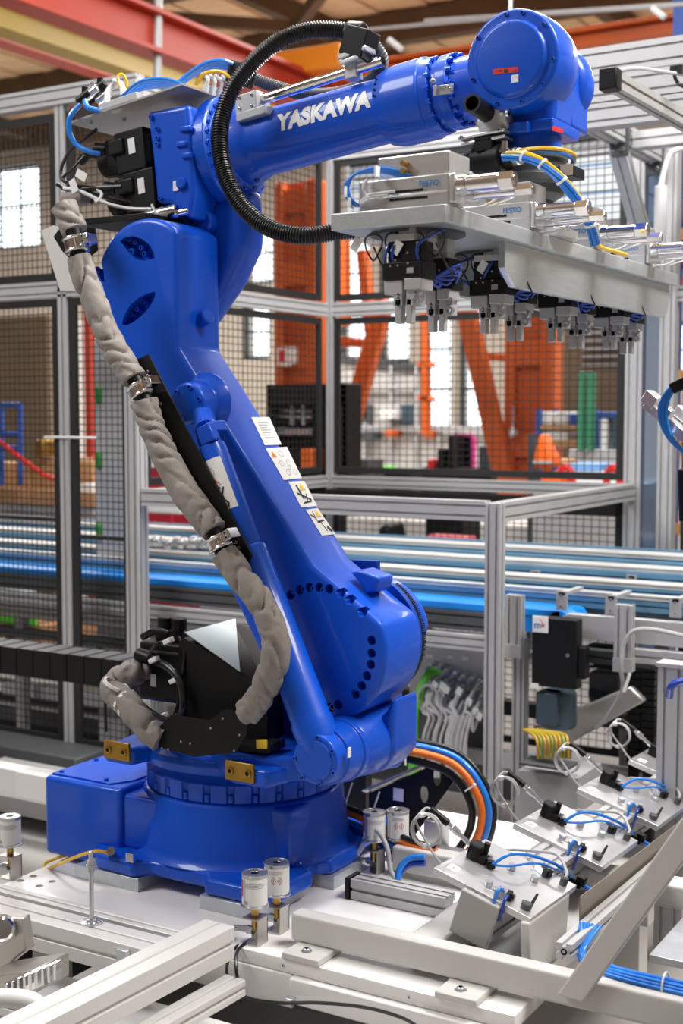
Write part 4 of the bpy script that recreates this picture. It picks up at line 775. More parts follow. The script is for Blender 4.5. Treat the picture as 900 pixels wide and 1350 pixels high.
m = MB(); m.lathe(ZP(121, 1216, .452), (0, 0, 1), [(0, .030), (.003, .030), (.004, .014), (.009, .013), (.0095, .006), (.185, .006), (.187, .004)], 20); q = ZP(121, 1216, .452)
m.lathe(q+V((0, 0, .135)), (0, 0, 1), [(0, .010), (.012, .010), (.013, .0135), (.016, .0135), (.017, .010), (.028, .010)], 6); m.build('threaded_rod', 'steel', None, label='upright threaded steel rod with nuts and a big washer on the left rail', cat='rod')
jw = thing('clamping_jaw', ZP(20, 1290, .35), 'steel clamping unit with ribbed jaw between the rails at the left edge', 'clamp')
m = MB(); m.prism([YP(x, y, 2.25) for x, y in ((-30, 1205), (28, 1210), (35, 1252), (0, 1280), (-30, 1290))], (0, .03, 0)); m.build('side_plate', 'stain', jw, .004)
m = MB(); m.cyl(YP(3, 1225, 2.24), YP(3, 1225, 2.18), .035, .028, n=20, ch=.006); m.build('round_nut', 'chrome', jw)
m = MB(); m.obox(YP(30, 1288, 2.2), (.09, 0, .03), (0, .06, 0), (0, 0, .028)); m.build('jaw_block', 'stain', jw, .003)
m = MB()
for k in range(9): q = YP(12+8*k, 1306-3.4*k, 2.13); m.obox(q, (.004, 0, 0), (0, .01, 0), (0, 0, .02))
m.build('ribbed_jaw', 'chrome', jw, .001, kind='stuff')
m = MB(); m.tube([YP(-20, 1318, 1.95), YP(15, 1316, 1.97), YP(45, 1322, 2.0), YP(50, 1340, 2.0), YP(20, 1352, 1.98)], .02, 10); m.build('wrapped_hose', 'hosewhite', jw)
# ---- light grey frame that carries the fixtures
gf = thing('fixture_stand', (-.9, 3.2, ZP0), 'light grey welded tube frame standing on the right half of the platform', 'frame')
m = MB(); m.box(-1.772, .35, 2.722, 2.768, .434, .507); m.build('frame_tube', 'frame', gf, .009, 3)
m = MB(); m.box(-1.46, -1.37, 2.768, 4.4, .434, .50); m.build('frame_tube', 'frame', gf, .009, 3)
m = MB(); m.box(-1.80, -1.46, 3.30, 3.36, .434, .507); m.build('frame_tube', 'frame', gf, .009, 3)
m = MB(); m.box(-1.37, .3, 3.42, 3.50, .434, .50); m.build('frame_tube', 'frame', gf, .009, 3)
m = MB(); m.box(-1.10, .3, 3.05, 3.10, .30, .36); m.build('frame_tube', 'frame', gf, .006, 3)
for (x, y) in ((404, 1254), (607, 1305)):
    q = ZP(x, y, ZP0+.018); m = MB(); m.box(q.x-.05, q.x+.055, q.y-.035, 2.80, ZP0+.001, ZP0+.018); p_ = m.build('foot_pad', 'frame', gf, .003); bolts(p_, [q+V((0, .0, 0))], (0, 0, 1), .009, .008, 'steel')
    m = MB(); m.cyl(q-V((0, 0, .001)), q+V((0, 0, .0015)), .014, n=20); m.build('washer', 'steel', p_)
m = MB(); m.prism([XP(x, y, -1.168) for x, y in ((697, 1217), (752, 1176), (745, 1262), (699, 1283))], (-.025, 0, 0)); m.build('upright', 'frame', gf, .008, 3)
m = MB(); pts = [YP(x, y, 2.705) for x, y in ((683, 1322), (726, 1345), (752, 1338), (1000, 990), (955, 970), (736, 1275))]
a, b = YP(757, 1308, 2.70), YP(987, 985, 2.70); dn = (b-a).normalized(); nn_ = V((-dn.z, 0, dn.x)); m.prism([a-nn_*.027-dn*.008, b-nn_*.027, b+nn_*.027, a+nn_*.027-dn*.035], (0, .022, 0)); m.build('diagonal_brace', 'frame', gf, .005, 3)
m = MB(); m.box(b.x-.03, b.x+.04, 2.725, 2.79, .50, b.z+.05); m.build('brace_post', 'frame', gf, .006, 3)
m = MB(); m.box(-1.08, .5, 2.15, 2.66, .22, .23); m.build('gap_shade_sheet', 'mattblack', None, label='black sheet painting the shade of the gap below the light grey frame, bottom right', cat='plate')  # black sheet added as painted shade, so the open gap reads dark
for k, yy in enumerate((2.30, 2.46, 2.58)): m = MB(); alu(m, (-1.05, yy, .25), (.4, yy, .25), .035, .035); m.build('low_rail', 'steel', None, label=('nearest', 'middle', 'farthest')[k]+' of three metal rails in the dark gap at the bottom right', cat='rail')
# aluminium rail and steel sheet under the plates
m = MB(); alu(m, (-1.07, 2.78, .533), (-1.07, 4.6, .49), .04, .04); sr = m.build('side_rail', 'alu', gf, .001)
m = MB(); e0 = V((-1.07, 2.7795, .533)); 
m.ring(e0, (0, 1, 0), .0035, .008, .0004, 16); m.build('rail_bore', 'black', sr)
m = MB(); m.prism([(-1.10, 2.955, .44), (-1.10, 4.6, .42), (-1.10, 4.6, .53), (-1.10, 2.955, .60)], (.003, 0, 0)); m.build('side_sheet', 'brownsheet', gf, smooth=False, label='brownish reflecting steel side sheet')
# tilted fixture beam
fb = thing('fixture_beam', (-1.30, 2.8, .5), 'tilted grey aluminium beam with plain end cap carrying four plates', 'beam')
SL = -.043; ca, sa = cos(radians(-17)), sin(radians(-17)); ex, ez = V((ca, 0, sa)), V((-sa, 0, ca)); ey = V((0, 1, SL)).normalized()
bc = V((-1.303, 2.80, .556))
m = MB(); alu(m, bc+ey*.012, bc+ey*1.75, .088, .105, up=tuple(ez), g=.045); m.build('beam_body', 'alu', fb, .0015)
m = MB(); m.obox(bc+ey*.004, ex*.051, ey*.008, ez*.058); m.build('end_cap', 'grey', fb, .004)
m = MB()
for dx in (-.028, .0, .028): m.obox(bc+ez*.0583+ex*dx+ey*.03, ex*.008, ey*.010, ez*.0005)
m.build('cap_slot', 'black', fb, kind='stuff', smooth=False)
def fixture(i, lab):
    o = V((-1.42, 2.82, .655))+V((0, .483*i, SL*.483*i))         # near left corner of the plate
    L, D = .264, .298
    t = thing('part_fixture', o, lab, 'plate', 'tilted aluminium fixture plates')
    def Q(u, v, w=0): return o+ex*u+ey*v+ez*w
    m = MB(); m.prism([Q(0, 0), Q(L, 0), Q(L, D), Q(.0, D)], ez*-.017); pb = m.build('plate_body', 'plate', t, .0012)
    m = MB(); m.prism([Q(.018, .03, .0004), Q(.045, .03, .0004), Q(.045, .065, .0004), Q(.018, .065, .0004)], ez*.0003); m.poly([Q(.026, .04, .0009), Q(.034, .042, .0009), Q(.034, .052, .0009), Q(.028, .055, .0009)], 1); m.build('number_label', ['paper', 'inkgrey'], pb, smooth=False)
    for u, v, r_, h in ((.065, .12, .0105, .02), (.125, .05, .0105, .014), (.19, .045, .0105, .014), (.12, .20, .0105, .014), (.185, .20, .0105, .014)):
        if v == .12: continue
        m = MB(); m.cyl(Q(u, v), Q(u, v, h), r_, n=20, ch=.0015); m.build('locating_pin', 'steel', t)
    m = MB(); m.cyl(Q(.235, .035), Q(.235, .035, .016), .012, n=20, ch=.002); m.cyl(Q(.240, .045, 0), Q(.247, .05, .042), .005, .003, n=12); m.cyl(Q(.225, .05), Q(.225, .05, .010), .008, n=14); m.build('round_stop', 'dgrey', t)
    m = MB(); m.cyl(Q(.24, .26), Q(.24, .26, .022), .010, n=18, ch=.002); m.build('round_stop', 'dgrey', t)
    # black valve with its cable coil
    m = MB(); m.cyl(Q(.035, .155), Q(.035, .155, .042), .021, n=28, ch=.003); m.cyl(Q(.055, .165), Q(.055, .165, .05), .008, n=14); m.obox(Q(.06, .15, .01), ex*.01, ey*.01, ez*.01); vb = m.build('pushbutton_valve', 'black', t)
    m = MB(); a, b = Q(.02, .15, .03), Q(-.045, .125, .066); m.cyl(a, b, .0065, n=16); m.cyl(a+(b-a)*.55, a+(b-a)*.85, .0095, n=16, ch=.001); m.build('plug_nose', 'steel', vb)
    m = MB(); c_ = Q(-.100, .12, .082); m.cyl(b, c_, .0095, .0085, n=16, ch=.002); m.build('plug_grip', 'black', vb)
    m = MB(); cc = Q(-.085, .10, .034); pts = [c_, Q(-.112, .115, .078)]
    for k in range(26): a_ = radians(150+k*30); pts.append(cc+(ex*cos(a_)*.038+ez*sin(a_)*.040)+ey*(.001*k-.013))
    pts += [Q(-.06, .09, .0), Q(-.03, .09, -.02), Q(.0, .10, -.035), Q(.03, .14, -.04)]
    m.tube(pts, .0032, 7, 4); m.build('cable_coil', 'hosegrey', vb)
    m = MB(); [m.obox(cc+ex*(.038*cos(a_))+ez*(.04*sin(a_)), ex*.005, ey*.012, ez*.005) for a_ in (2.2, 5.0)]; m.build('cable_tie', 'tie', vb, kind='stuff')
    # elbow fittings and pins
    for j, (u, v, du, dv) in enumerate(((.078, .155, .6, -.8), (.185, .262, .9, -.4), (.178, .03, .9, .4))):
        d_ = (ex*du+ey*dv).normalized(); m = MB(); m.obox(Q(u, v, .010)-d_*.012, d_*.014, d_.cross(ez)*.010, ez*.009); m.cyl(Q(u, v, .018)-d_*.012, Q(u, v, .026)-d_*.012, .006, n=12); m.build('valve_block', 'steel', t)
        m = MB(); m.cyl(Q(u, v, .010), Q(u, v, .010)+d_*.022, .007, n=12); m.obox(Q(u, v, .012)+d_*.012, d_*.006, d_.cross(ez)*.011, ez*.008); m.build('push_fitting', 'black', t)
        m = MB(); m.tube([Q(u, v, .012)-d_*.02, Q(u, v, .011)-d_*.045], .002, 6); m.build('needle', 'steel', t)
    # little hose hanging over the front edge
    m = MB(); m.tube([Q(.175, .025, .018), Q(.172, -.004, .030), Q(.172, -.014, .0), Q(.176, -.012, -.04), Q(.184, .02, -.052)], .0042, 8); m.build('blue_hose', 'hoseblue', t)
    m = MB(); m.tube([Q(.19, .02, .016), Q(.194, -.008, .014), Q(.196, -.010, -.03), Q(.19, .02, -.05)], .0035, 8); m.build('blue_hose', 'hosedark', t)
    return t
fx_l = ['tilted aluminium plate, nearest of four on the fixture beam, above the grey end cap', 'tilted aluminium plate, second from the front on the fixture beam', 'tilted aluminium plate, third from the front on the fixture beam', 'tilted aluminium plate farthest back on the fixture beam at the right edge']
f0 = fixture(0, fx_l[0])
for i in (1, 2, 3): copy_tree(f0, (0, .483*i, SL*.483*i), fx_l[i])
# hoses linking the plates
def FQ(i, u, v, w=0): return V((-1.42, 2.82+.483*i, .655+SL*.483*i))+ex*u+ey*v+ez*w
nm = ('nearest', 'second', 'third')
for i in range(3):
    m = MB(); m.tube([FQ(i, .088, .14, .012), FQ(i, .12, .17, .05), FQ(i, .16, .25, .04), FQ(i, .21, .33, .01), FQ(i, .24, .36, -.02)], .0042, 8); m.tube([FQ(i, .092, .145, .012), FQ(i, .13, .16, .025), FQ(i, .17, .24, .03), FQ(i, .21, .33, .0)], .003, 7)
    m.build('air_hose', 'hoseblue', None, label='blue air hose arching across the %s tilted plate' % nm[i], cat='hose')
    m = MB(); m.tube([FQ(i, .035, .29, -.02), FQ(i, .06, .33, -.01), FQ(i, .13, .33, .02), FQ(i, .19, .31, .045), FQ(i, .235, .275, .03), FQ(i, .24, .262, .02)], .0042, 8)
    m.build('grey_cable', 'hosegrey', None, label='grey cable curving behind the %s tilted plate' % nm[i], cat='cable')
    m = MB(); q = FQ(i, .235, .36, -.02); m.obox(q, ex*.026, ey*.012, ez*.011); m.obox(q+ex*.02+ez*.01, ex*.012, ey*.012, ez*.012); m.build('hose_connector', 'black', None, .003, label='black hose connector behind the %s tilted plate' % nm[i], cat='connector')
    for k in range(3):
        m = MB(); m.tube([FQ(i, .255+.006*k, .36, -.02), FQ(i, .29+.006*k, .37, -.03), FQ(i, .305+.004*k, .33+.01*k, -.07), FQ(i, .295+.006*k, .27+.012*k, -.13), FQ(i, .30, .22+.012*k, -.17)] if i == 0 else [FQ(i, .255+.006*k, .36, -.02), FQ(i, .28+.006*k, .37, -.03), FQ(i, .285+.004*k, .33, -.07), FQ(i, .27, .30, -.10)], .0055, 8)
        m.build('air_hose', 'hoseblue' if k != 1 else 'hosedark', None, label='blue hose in the bunch dropping beside the %s tilted plate' % nm[i], cat='hose', group='blue hoses dropping behind the %s plate' % nm[i])
for k in range(6):
    m = MB(); m.tube([V((-1.075+.006*k, 2.90+.01*k, .56-.004*k)), V((-1.06+.004*k, 2.86, .535)), (-1.03, 2.79+.005*k, .515+.004*(k % 2)), (-.93, 2.755+.006*k, .512+.004*(k % 3)), (-.75, 2.75+.007*k, .511+.004*(k % 3)), (-.4, 2.748+.007*k, .511)], .0048, 8)
    m.build('air_hose', 'hoseblue', None, label='blue hose in the flat bundle on the light grey frame tube, bottom right', cat='hose', group='blue hoses lying on the grey tube')
m = MB(); m.ring(V((-.835, 2.772, .513)), (1, 0, 0), .025, .028, .004, 16); m.build('cable_tie', 'tie', None, label='white cable tie round the blue bundle at the bottom right', cat='cable tie')
# ---- aluminium duct, black bracket, big cables behind the robot
m = MB(); alu(m, ZP(462, 1172, ZP0+.03)+V((0, .03, 0)), (-1.52, ZP(462, 1172, ZP0+.03).y+.03, ZP0+.03), .06, .055); d0 = m.build('cable_duct', 'alu', None, label='aluminium profile lying on the plate right of the robot base', cat='profile')
m = MB(); q = ZP(460, 1172, ZP0+.03)+V((0, .03, 0)); m.box(q.x-.012, q.x, q.y-.032, q.y+.032, ZP0+.001, ZP0+.06); m.build('duct_end_cap', 'black', None, label='black end cap on the aluminium profile on the plate', cat='cap')
m = MB(); YBk = 3.62
m.prism([YP(x, y, YBk) for x, y in ((486, 1046), (572, 1008), (598, 1030), (540, 1110), (486, 1112))], (0, .004, 0)); bk = m.build('black_bracket', 'blackm', None, smooth=False, label='black sheet metal bracket with oval holes behind the robot base', cat='bracket')
bake(bk); c = MB()
for x, y in ((559, 1047), (576, 1024)): q = YP(x, y, YBk); c.prism([q+V((.014*cos(a), -.01, .028*sin(a))) for a in [2*pi*k/16 for k in range(16)]], (0, .03, 0))
cut(bk, c, ('blackm',))
m = MB(); a, b = YP(483, 1045, YBk), YP(572, 1006, YBk); m.prism([a, b, b+V((0, -.03, .012)), a+V((0, -.03, .012))], (0, 0, .004)); m.build('bracket_lip', 'stain', None, label='bare folded lip along the top of the black bracket', cat='bracket')
m = MB(); m.box(YP(526, 1040, YBk).x-.018, YP(526, 1040, YBk).x+.018, YBk-.006, YBk-.004, YP(526, 1048, YBk).z-.018, YP(526, 1048, YBk).z+.022); m.build('paper_label', 'paper', None, label='small white label on the black bracket', cat='label', smooth=False)
m = MB(); m.box(YP(425, 1050, 3.7).x, YP(486, 1050, 3.7).x, 3.68, 3.72, ZP0, .75); m.build('sheet_screen', 'blackm', None, label='black upright sheet panel behind the robot base', cat='panel')
m = MB(); m.box(-1.80, -1.74, 3.50, 3.56, ZP0, .53); m.box(-1.76, -1.66, 3.46, 3.52, ZP0, .46); m.build('steel_fitting', 'steel', None, .006, label='steel foot fitting below the black bracket behind the cans', cat='fitting')
big = [('orange', .0125, 0, 'thick orange cable sweeping round behind the robot base'), ('hoseblue', .0105, 1, 'thick blue hose beside the orange cable behind the robot'), ('rubber', .012, 2, 'thick black cable inside the orange cable loop'), ('rubber', .009, 3, 'thin black cable outside the orange cable loop'), ('green', .006, 4, 'green cable beside the orange cable loop')]
for c_, r_, k, lb in big:
    of = (0, 9, -13, 16, 5)[k]; m = MB()
    up = [(525, 988), (560, 994), (595, 1006), (618, 1028), (634, 1062), (632, 1095), (616, 1125), (590, 1150)]
    ctr = V((575, 1080)); pts = []
    for x, y in up: d_ = (V((x, y))-ctr).normalized(); pts.append(YP(x+d_.x*of, y+d_.y*of, 3.55+.01*k))
    m.tube(pts, r_, 12); m.build('power_cable', c_, None, label=lb, cat='cable')
for c_, r_, dy, lb in (('orange', .012, 0, 'orange cable running low from the robot base to the plate'), ('hoseblue', .010, 12, 'blue hose under the orange cable right of the base'), ('hosedark', .010, 20, 'dark blue hose, lowest beside the robot base'), ('rubber', .008, -7, 'black cable on top of the low orange cable')):
    m = MB(); m.tube([YP(418, 1056+dy*.7, 3.38), YP(450, 1068+dy, 3.38), YP(485, 1082+dy, 3.36), YP(515, 1102+dy, 3.34), YP(545, 1116+dy, 3.33), YP(575, 1122+dy*.7, 3.33)], r_, 12); m.build('power_cable', c_, None, label=lb, cat='cable')
m = MB(); m.tube([YP(478, 1085, 3.3), YP(498, 1096, 3.28), YP(510, 1118, 3.26), YP(514, 1145, 3.25), YP(524, 1165, 3.24)], .007, 10); m.build('grey_cable', 'hosegrey', None, label='grey cable dropping to the aluminium profile by the base', cat='cable')
for k in range(2): m = MB(); m.tube([YP(560, 1130+8*k, 3.25), YP(540, 1132+8*k, 3.24), YP(527, 1145+6*k, 3.22), YP(523, 1165, 3.20)], .009, 10); m.build('air_hose', ('hoseblue', 'hosedark')[k], None, label=('upper', 'lower')[k]+' blue hose bending down into the aluminium profile', cat='hose')
for k, (x, y, dx, dy) in enumerate(((490, 1072, 10, -28), (455, 1060, 9, -28), (534, 995, 0, 14), (625, 1035, -12, 8))):
    m = MB(); q = YP(x, y, 3.34 if k < 2 else 3.50); e = YP(x+dx, y+dy, 3.33 if k < 2 else 3.50); m.tube([q, e], .003, 6); m.sphere(q, .006, 8); m.build('cable_tie', 'tie', None, label=('white tie sticking up from the low orange cable', 'white tie sticking up close beside the robot base', 'white tie on the black cable under the robot shoulder', 'white tie across the orange loop')[k], cat='cable tie')
# ---- conveyor
cv = thing('belt_conveyor', (-3.0, 5.2, 0), 'long multi lane belt conveyor with aluminium rails and bright blue belt', 'conveyor')
XL = -8.5
def rail(x0, x1, y, z, w, h, mt='alu'): m = MB(); alu(m, (x0, y, z-h/2), (x1, y, z-h/2), w, h, g=.04); return m.build('conveyor_rail', mt, cv)
M['railblue'] = mat('blue_grey_rail', (.13, .29, .44), .4, .1)
m = MB(); m.box(XL, -1.86, 4.74, 4.93, .975, 1.0); m.cyl((-1.86, 4.74, .955), (-1.86, 4.93, .955), .045, n=32); m.box(XL, -1.86, 4.745, 4.925, .91, .975); m.build('blue_belt', 'belt', cv)
rail(XL, -2.02, 4.735, .972, .03, .075, 'dgrey'); rail(XL, -2.02, 4.72, .885, .06, .06)
rail(XL, .6, 4.96, 1.035, .03, .045, 'railblue'); rail(XL, .6, 4.965, 1.055, .045, .018, 'rail'); rail(XL, .6, 5.12, 1.06, .04, .03, 'railblue'); rail(XL, .6, 5.15, 1.08, .10, .018, 'rail')
rail(XL, .6, 5.345, 1.095, .05, .05, 'railblue'); rail(XL, .6, 5.40, 1.115, .11, .018, 'rail'); rail(XL, .6, 5.63, 1.11, .05, .06, 'railblue'); rail(XL, .6, 5.71, 1.138, .13, .018, 'rail'); rail(XL, .6, 5.95, 1.13, .04, .06, 'railblue')
m = MB(); m.box(XL, .6, 4.98, 5.95, .96, 1.0); m.build('grey_belt', 'beltdk', cv)
m = MB(); m.prism([V((-1.80+.045*cos(a), 4.70, .955+.045*sin(a))) for a in [radians(90+180*k/10) for k in range(11)]]+[V((.6, 4.70, .91)), V((.6, 4.70, 1.0))], (0, .04, 0)); ec = m.build('second_conveyor_nose', 'alu', cv, .002)
rail(-1.55, .6, 4.69, .895, .05, .05); rail(-1.9, .6, 4.78, .86, .05, .05, 'dgrey')
rail(XL, -3.3, 4.80, .80, .06, .05); rail(XL, .6, 5.5, .86, .06, .06, 'dgrey'); rail(XL, -3.3, 4.84, .68, .05, .04, 'dgrey')
for x, y0, y1 in ((740, 778, 806), (805, 783, 812), (890, 788, 815), (705, 757, 770), (832, 764, 775)):
    Yc_ = 4.70 if y1 > 780 else 5.3; q = YP(x, (y0+y1)/2, Yc_); m = MB(); m.box(q.x-.022, q.x+.022, Yc_, Yc_+.006, q.z-.036, q.z+.036); m.box(q.x-.012, q.x+.012, Yc_, Yc_+.2, q.z+.02, q.z+.032); b_ = m.build('rail_bracket', 'alu', cv); bolts(b_, [q+V((0, -.004, .02)), q+V((0, -.004, -.02))], NY, .005, .004, 'steel')
for x, y0, y1 in ((821, 798, 868), (676, 785, 850)): q, r_ = YP(x, y0, 4.62), YP(x, y1, 4.62); m = MB(); alu(m, (q.x, 4.64, r_.z), (q.x, 4.64, q.z), .065, .04, up=(0, 1, 0), g=.03); m.box(q.x-.034, q.x+.034, 4.615, 4.665, r_.z-.05, r_.z); m.build('guide_post', 'alu', cv)
def leg(px, Y, ztop, w=.05, mt='alu', nm_='conveyor_leg'):
    x = YP(px, 900, Y).x; m = MB(); alu(m, (x, Y, .02), (x, Y, ztop), w, .05, up=(0, 1, 0), g=.03); m.box(x-.05, x+.05, Y-.05, Y+.05, 0, .02); return m.build(nm_, mt, cv)
for px, Y in ((686, 4.85), (205, 4.85), (30, 4.85), (560, 5.7), (745, 5.7), (430, 5.7)): leg(px, Y, .86)
m = MB(); q0, q1 = YP(686, 900, 4.85).x, YP(560, 900, 4.85).x; m.box(-2.1, .5, 5.2, 5.26, .22, .28); m.box(-5, .5, 4.95, 5.02, .30, .36); m.build('cross_beam', 'alu', cv)
m = MB(); m.box(-6, -2.05, 5.1, 5.2, .12, .20); m.box(-6, .4, 5.45, 5.52, .4, .46); m.build('lower_beam', 'dgrey', cv)
# gear motors
gm = thing('belt_drive', (YP(730, 860, 4.6).x, 4.66, .6), 'black belt drive cover with small square logo and blue grey motor below', 'motor')
m = MB(); a, b = YP(701, 813, 4.6), YP(759, 910, 4.6); m.box(a.x, b.x, 4.60, 4.66, b.z, a.z); bx_ = m.build('drive_cover', 'black', gm, .004)
bolts(bx_, [YP(700, 858, 4.6), YP(748, 864, 4.6)], NY, .006, .003, 'steel')
m = MB(); m.box(b.x, b.x+.03, 4.61, 4.66, a.z-.22, a.z-.10); m.build('side_box', 'black', gm, .004)
m = MB(); c_ = YP(731, 936, 4.66); m.box(c_.x-.062, c_.x+.025, 4.62, 4.70, c_.z-.055, c_.z+.07); m.cyl((c_.x, 4.70, c_.z+.07), (c_.x, 4.70, c_.z-.075), .068, n=28, ch=.01); m.build('motor_body', 'slate', gm, .006)
m = MB(); q = YP(712, 823, 4.598); w_ = .031; m.box(q.x-w_, q.x+w_, 4.597, 4.5995, q.z-w_, q.z+w_); m.box(q.x-w_+.003, q.x+w_-.003, 4.596, 4.597, q.z-w_+.003, q.z+w_-.003, 1)
put_text(m, 'm', .040, (q.x-.010, 4.5955, q.z-.006), (1, 0, 0), (0, 0, 1), 2, .001, w=.026); put_text(m, 'k', .040, (q.x+.014, 4.5955, q.z), (1, 0, 0), (0, 0, 1), 3, .001, w=.014); m.box(q.x+.001, q.x+.005, 4.5952, 4.596, q.z+.012, q.z+.017, 3)
m.build('logo_plate', ['letter', 'paper', 'inkblue', 'red'], bx_, smooth=False)
m = MB(); q = YP(704, 904, 4.598); m.box(q.x-.016, q.x+.016, 4.597, 4.5995, q.z-.009, q.z+.009); m.build('small_label', 'paper', bx_, smooth=False)
gm2 = thing('belt_drive', (YP(797, 880, 5.3).x, 5.3, .6), 'dark belt drive motor further back right of the logo cover', 'motor')
m = MB(); a, b = YP(770, 851, 5.2), YP(820, 885, 5.2); m.box(a.x, b.x, 5.2, 5.3, b.z, a.z); m.build('drive_cover', 'black', gm2, .005)
m = MB(); a, b = YP(776, 885, 5.2), YP(815, 922, 5.2); m.box(a.x, b.x, 5.2, 5.3, b.z, a.z); m.cyl(YP(797, 912, 5.2), YP(797, 936, 5.25), .07, .05, n=24); m.build('motor_body', 'dgrey', gm2, .01)
m = MB(); q = YP(776, 873, 5.198); m.box(q.x-.02, q.x+.02, 5.196, 5.199, q.z-.01, q.z+.01); m.build('small_label', 'paper', gm2, smooth=False)
for px in (838, 857):
    q, r_ = YP(px, 862, 4.95), YP(px, 1000, 4.95); t = MB()
    for k in range(16): z = r_.z+(q.z-r_.z)*k/15; t.box(q.x-.026, q.x+.026, 4.93, 4.99, z-.011, z+.011)
    t.box(q.x-.02, q.x+.02, 4.94, 4.98, .0, q.z); t.build('cable_carrier', 'black', None, label=('left' if px == 838 else 'right')+' of two upright black cable carriers under the conveyor', cat='cable carrier')
m = MB(); m.tube([YP(900, 838, 4.6), YP(860, 830, 4.6), YP(835, 832, 4.6), YP(822, 850, 4.6), YP(818, 880, 4.6), YP(820, 910, 4.65), YP(800, 945, 4.7), YP(785, 960, 4.75)], .008, 8); m.build('grey_cable', 'hosegrey', None, label='grey cable bending down from the right end of the conveyor', cat='cable')
m = MB(); a, b = YP(822, 912, 4.6), YP(830, 888, 4.6); m.cyl(a, b, .006, n=8); m.build('bright_pin', 'letter', None, label='thin bright slanted pin in front of the dark cable carriers', cat='pin')
m = MB(); alu(m, (YP(889, 900, 4.1).x, 4.1, .02), (YP(889, 900, 4.1).x, 4.1, YP(889, 878, 4.1).z), .09, .06, up=(0, 1, 0), g=.045); m.box(YP(889, 900, 4.1).x-.05, YP(889, 900, 4.1).x+.05, 4.06, 4.14, YP(889, 878, 4.1).z, YP(889, 878, 4.1).z+.012); m.build('profile_post', 'alu', None, label='short aluminium post with cap at the right edge under the conveyor', cat='post')
m = MB(); m.tube([YP(882, 918, 4.02), YP(884, 906, 4.0), YP(892, 900, 4.0), YP(905, 898, 4.0)], .012, 10); m.build('blue_hose', 'hosedark', None, label='dark blue hose bending on the short post at the right edge', cat='hose')
# stainless trough, connector panel and its cables
m = MB(); m.prism([YP(x, y, 4.9) for x, y in ((700, 960), (830, 905), (850, 925), (715, 1000))], (0, .06, 0)); m.build('chute', 'stain', None, .01, label='slanting stainless chute under the dark motors', cat='chute')
pn = thing('connector_board', (YP(595, 870, 5.0).x, 5.0, .3), 'grey connector panel behind the robot with rows of plugs', 'panel')
a, b = YP(540, 838, 5.0), YP(640, 915, 5.0); m = MB(); m.box(a.x, b.x, 5.0, 5.04, b.z-.1, a.z); m.build('panel_sheet', 'alu', pn)
m = MB(); m.box(a.x, b.x, 4.98, 5.06, b.z-.42, b.z-.12); m.build('dark_rack', 'dgrey', pn)
rnd = random.Random(5)
for r_ in range(4):
    for k in range(7):
        q = YP(566+r_*6+k*11, 878+r_*13+k*3.4, 4.95); m = MB(); m.cyl(q+V((0, .04, 0)), q, .011, n=10); m.cyl(q, q+V((-.01, -.02, -.02)), .009, n=10); m.build('round_plug', 'steel', pn)
for x, y in ((566, 865), (613, 868), (594, 866)): q = YP(x, y, 4.998); m = MB(); m.box(q.x-.015, q.x+.015, 4.996, 4.999, q.z-.008, q.z+.008); m.build('small_label', 'paper', pn, smooth=False)
for k in range(18):
    x = 566+k*4.3+rnd.uniform(-3, 3); y = 884+k*1.6+rnd.uniform(0, 26); x2 = 560+k*3.4+rnd.uniform(-6, 6)
    m = MB(); m.tube([YP(x, y, 4.93), YP(x-5, y+5, 4.88), YP(x-14, y+28, 4.85), YP(x2+8, 945, 4.84), YP(x2, 975, 4.84), YP(x2+rnd.uniform(-4, 4), 1025, 4.85)], .0065, 7)
    m.build('sensor_cable', 'hosewhite' if k % 3 else 'hosegrey', None, label='pale grey cable among those hanging from the connector panel', cat='cable', group='pale cables hanging from the connector panel')
    if k % 2: q = YP(x-6, y+8, 4.86); m = MB(); m.obox(q, (.006, 0, .014), (0, .003, 0), (-.012, 0, .006)); m.build('cable_flag', 'paper', None, label='white marker flag on a cable of the connector panel', cat='tag', group='white flags on the hanging cables')
for k in range(3):
    m = MB(); m.tube([YP(575+4*k, 882+k*3, 4.95), YP(562+3*k, 888, 4.9), YP(550+3*k, 912, 4.86), YP(543+3*k, 945, 4.84), YP(541+4*k, 985, 4.84), YP(541+5*k, 1030, 4.85)], .009, 8)
    m.build('green_cable', 'green', None, label='bright green cable hanging left of the pale cables', cat='cable', group='green cables beside the connector panel')
m = MB(); c_ = YP(563, 925, 4.82); m.tube([c_+V((.055*cos(a), .004*i, .065*sin(a))) for i, a in enumerate([2*pi*j/12 for j in range(37)])], .006, 7, 3); m.build('cable_coil', 'hosegrey', None, label='coil of grey cable hanging left of the connector panel', cat='cable')
for k in range(9):
    m = MB(); x = 708+k*5; m.tube([YP(690+k*2, 962, 4.5), YP(x-6, 968, 4.45), YP(x, 978, 4.42), YP(x+1, 1000, 4.42)], .0055, 7); m.build('wire', ('ochre', 'olive', 'ochre')[k % 3], None, label='thin %s wire above the terminal strip behind the plates' % ('yellow', 'green', 'ochre')[k % 3], cat='wire', group='%s wires of the terminal strip' % ('yellow', 'green', 'ochre')[k % 3])
m = MB(); a, b = YP(690, 1002, 4.42), YP(752, 1014, 4.42); m.box(a.x, b.x, 4.38, 4.5, b.z, a.z); m.build('terminal_strip', 'dgrey', None, label='dark terminal strip under the yellow wires', cat='terminal')
m = MB(); a, b = YP(683, 1008, 4.45), YP(760, 1120, 4.45); m.box(a.x, b.x, 4.45, 4.7, 0, a.z-.02); m.build('low_cabinet', 'alu', None, label='low grey cabinet behind the tilted plates', cat='cabinet')
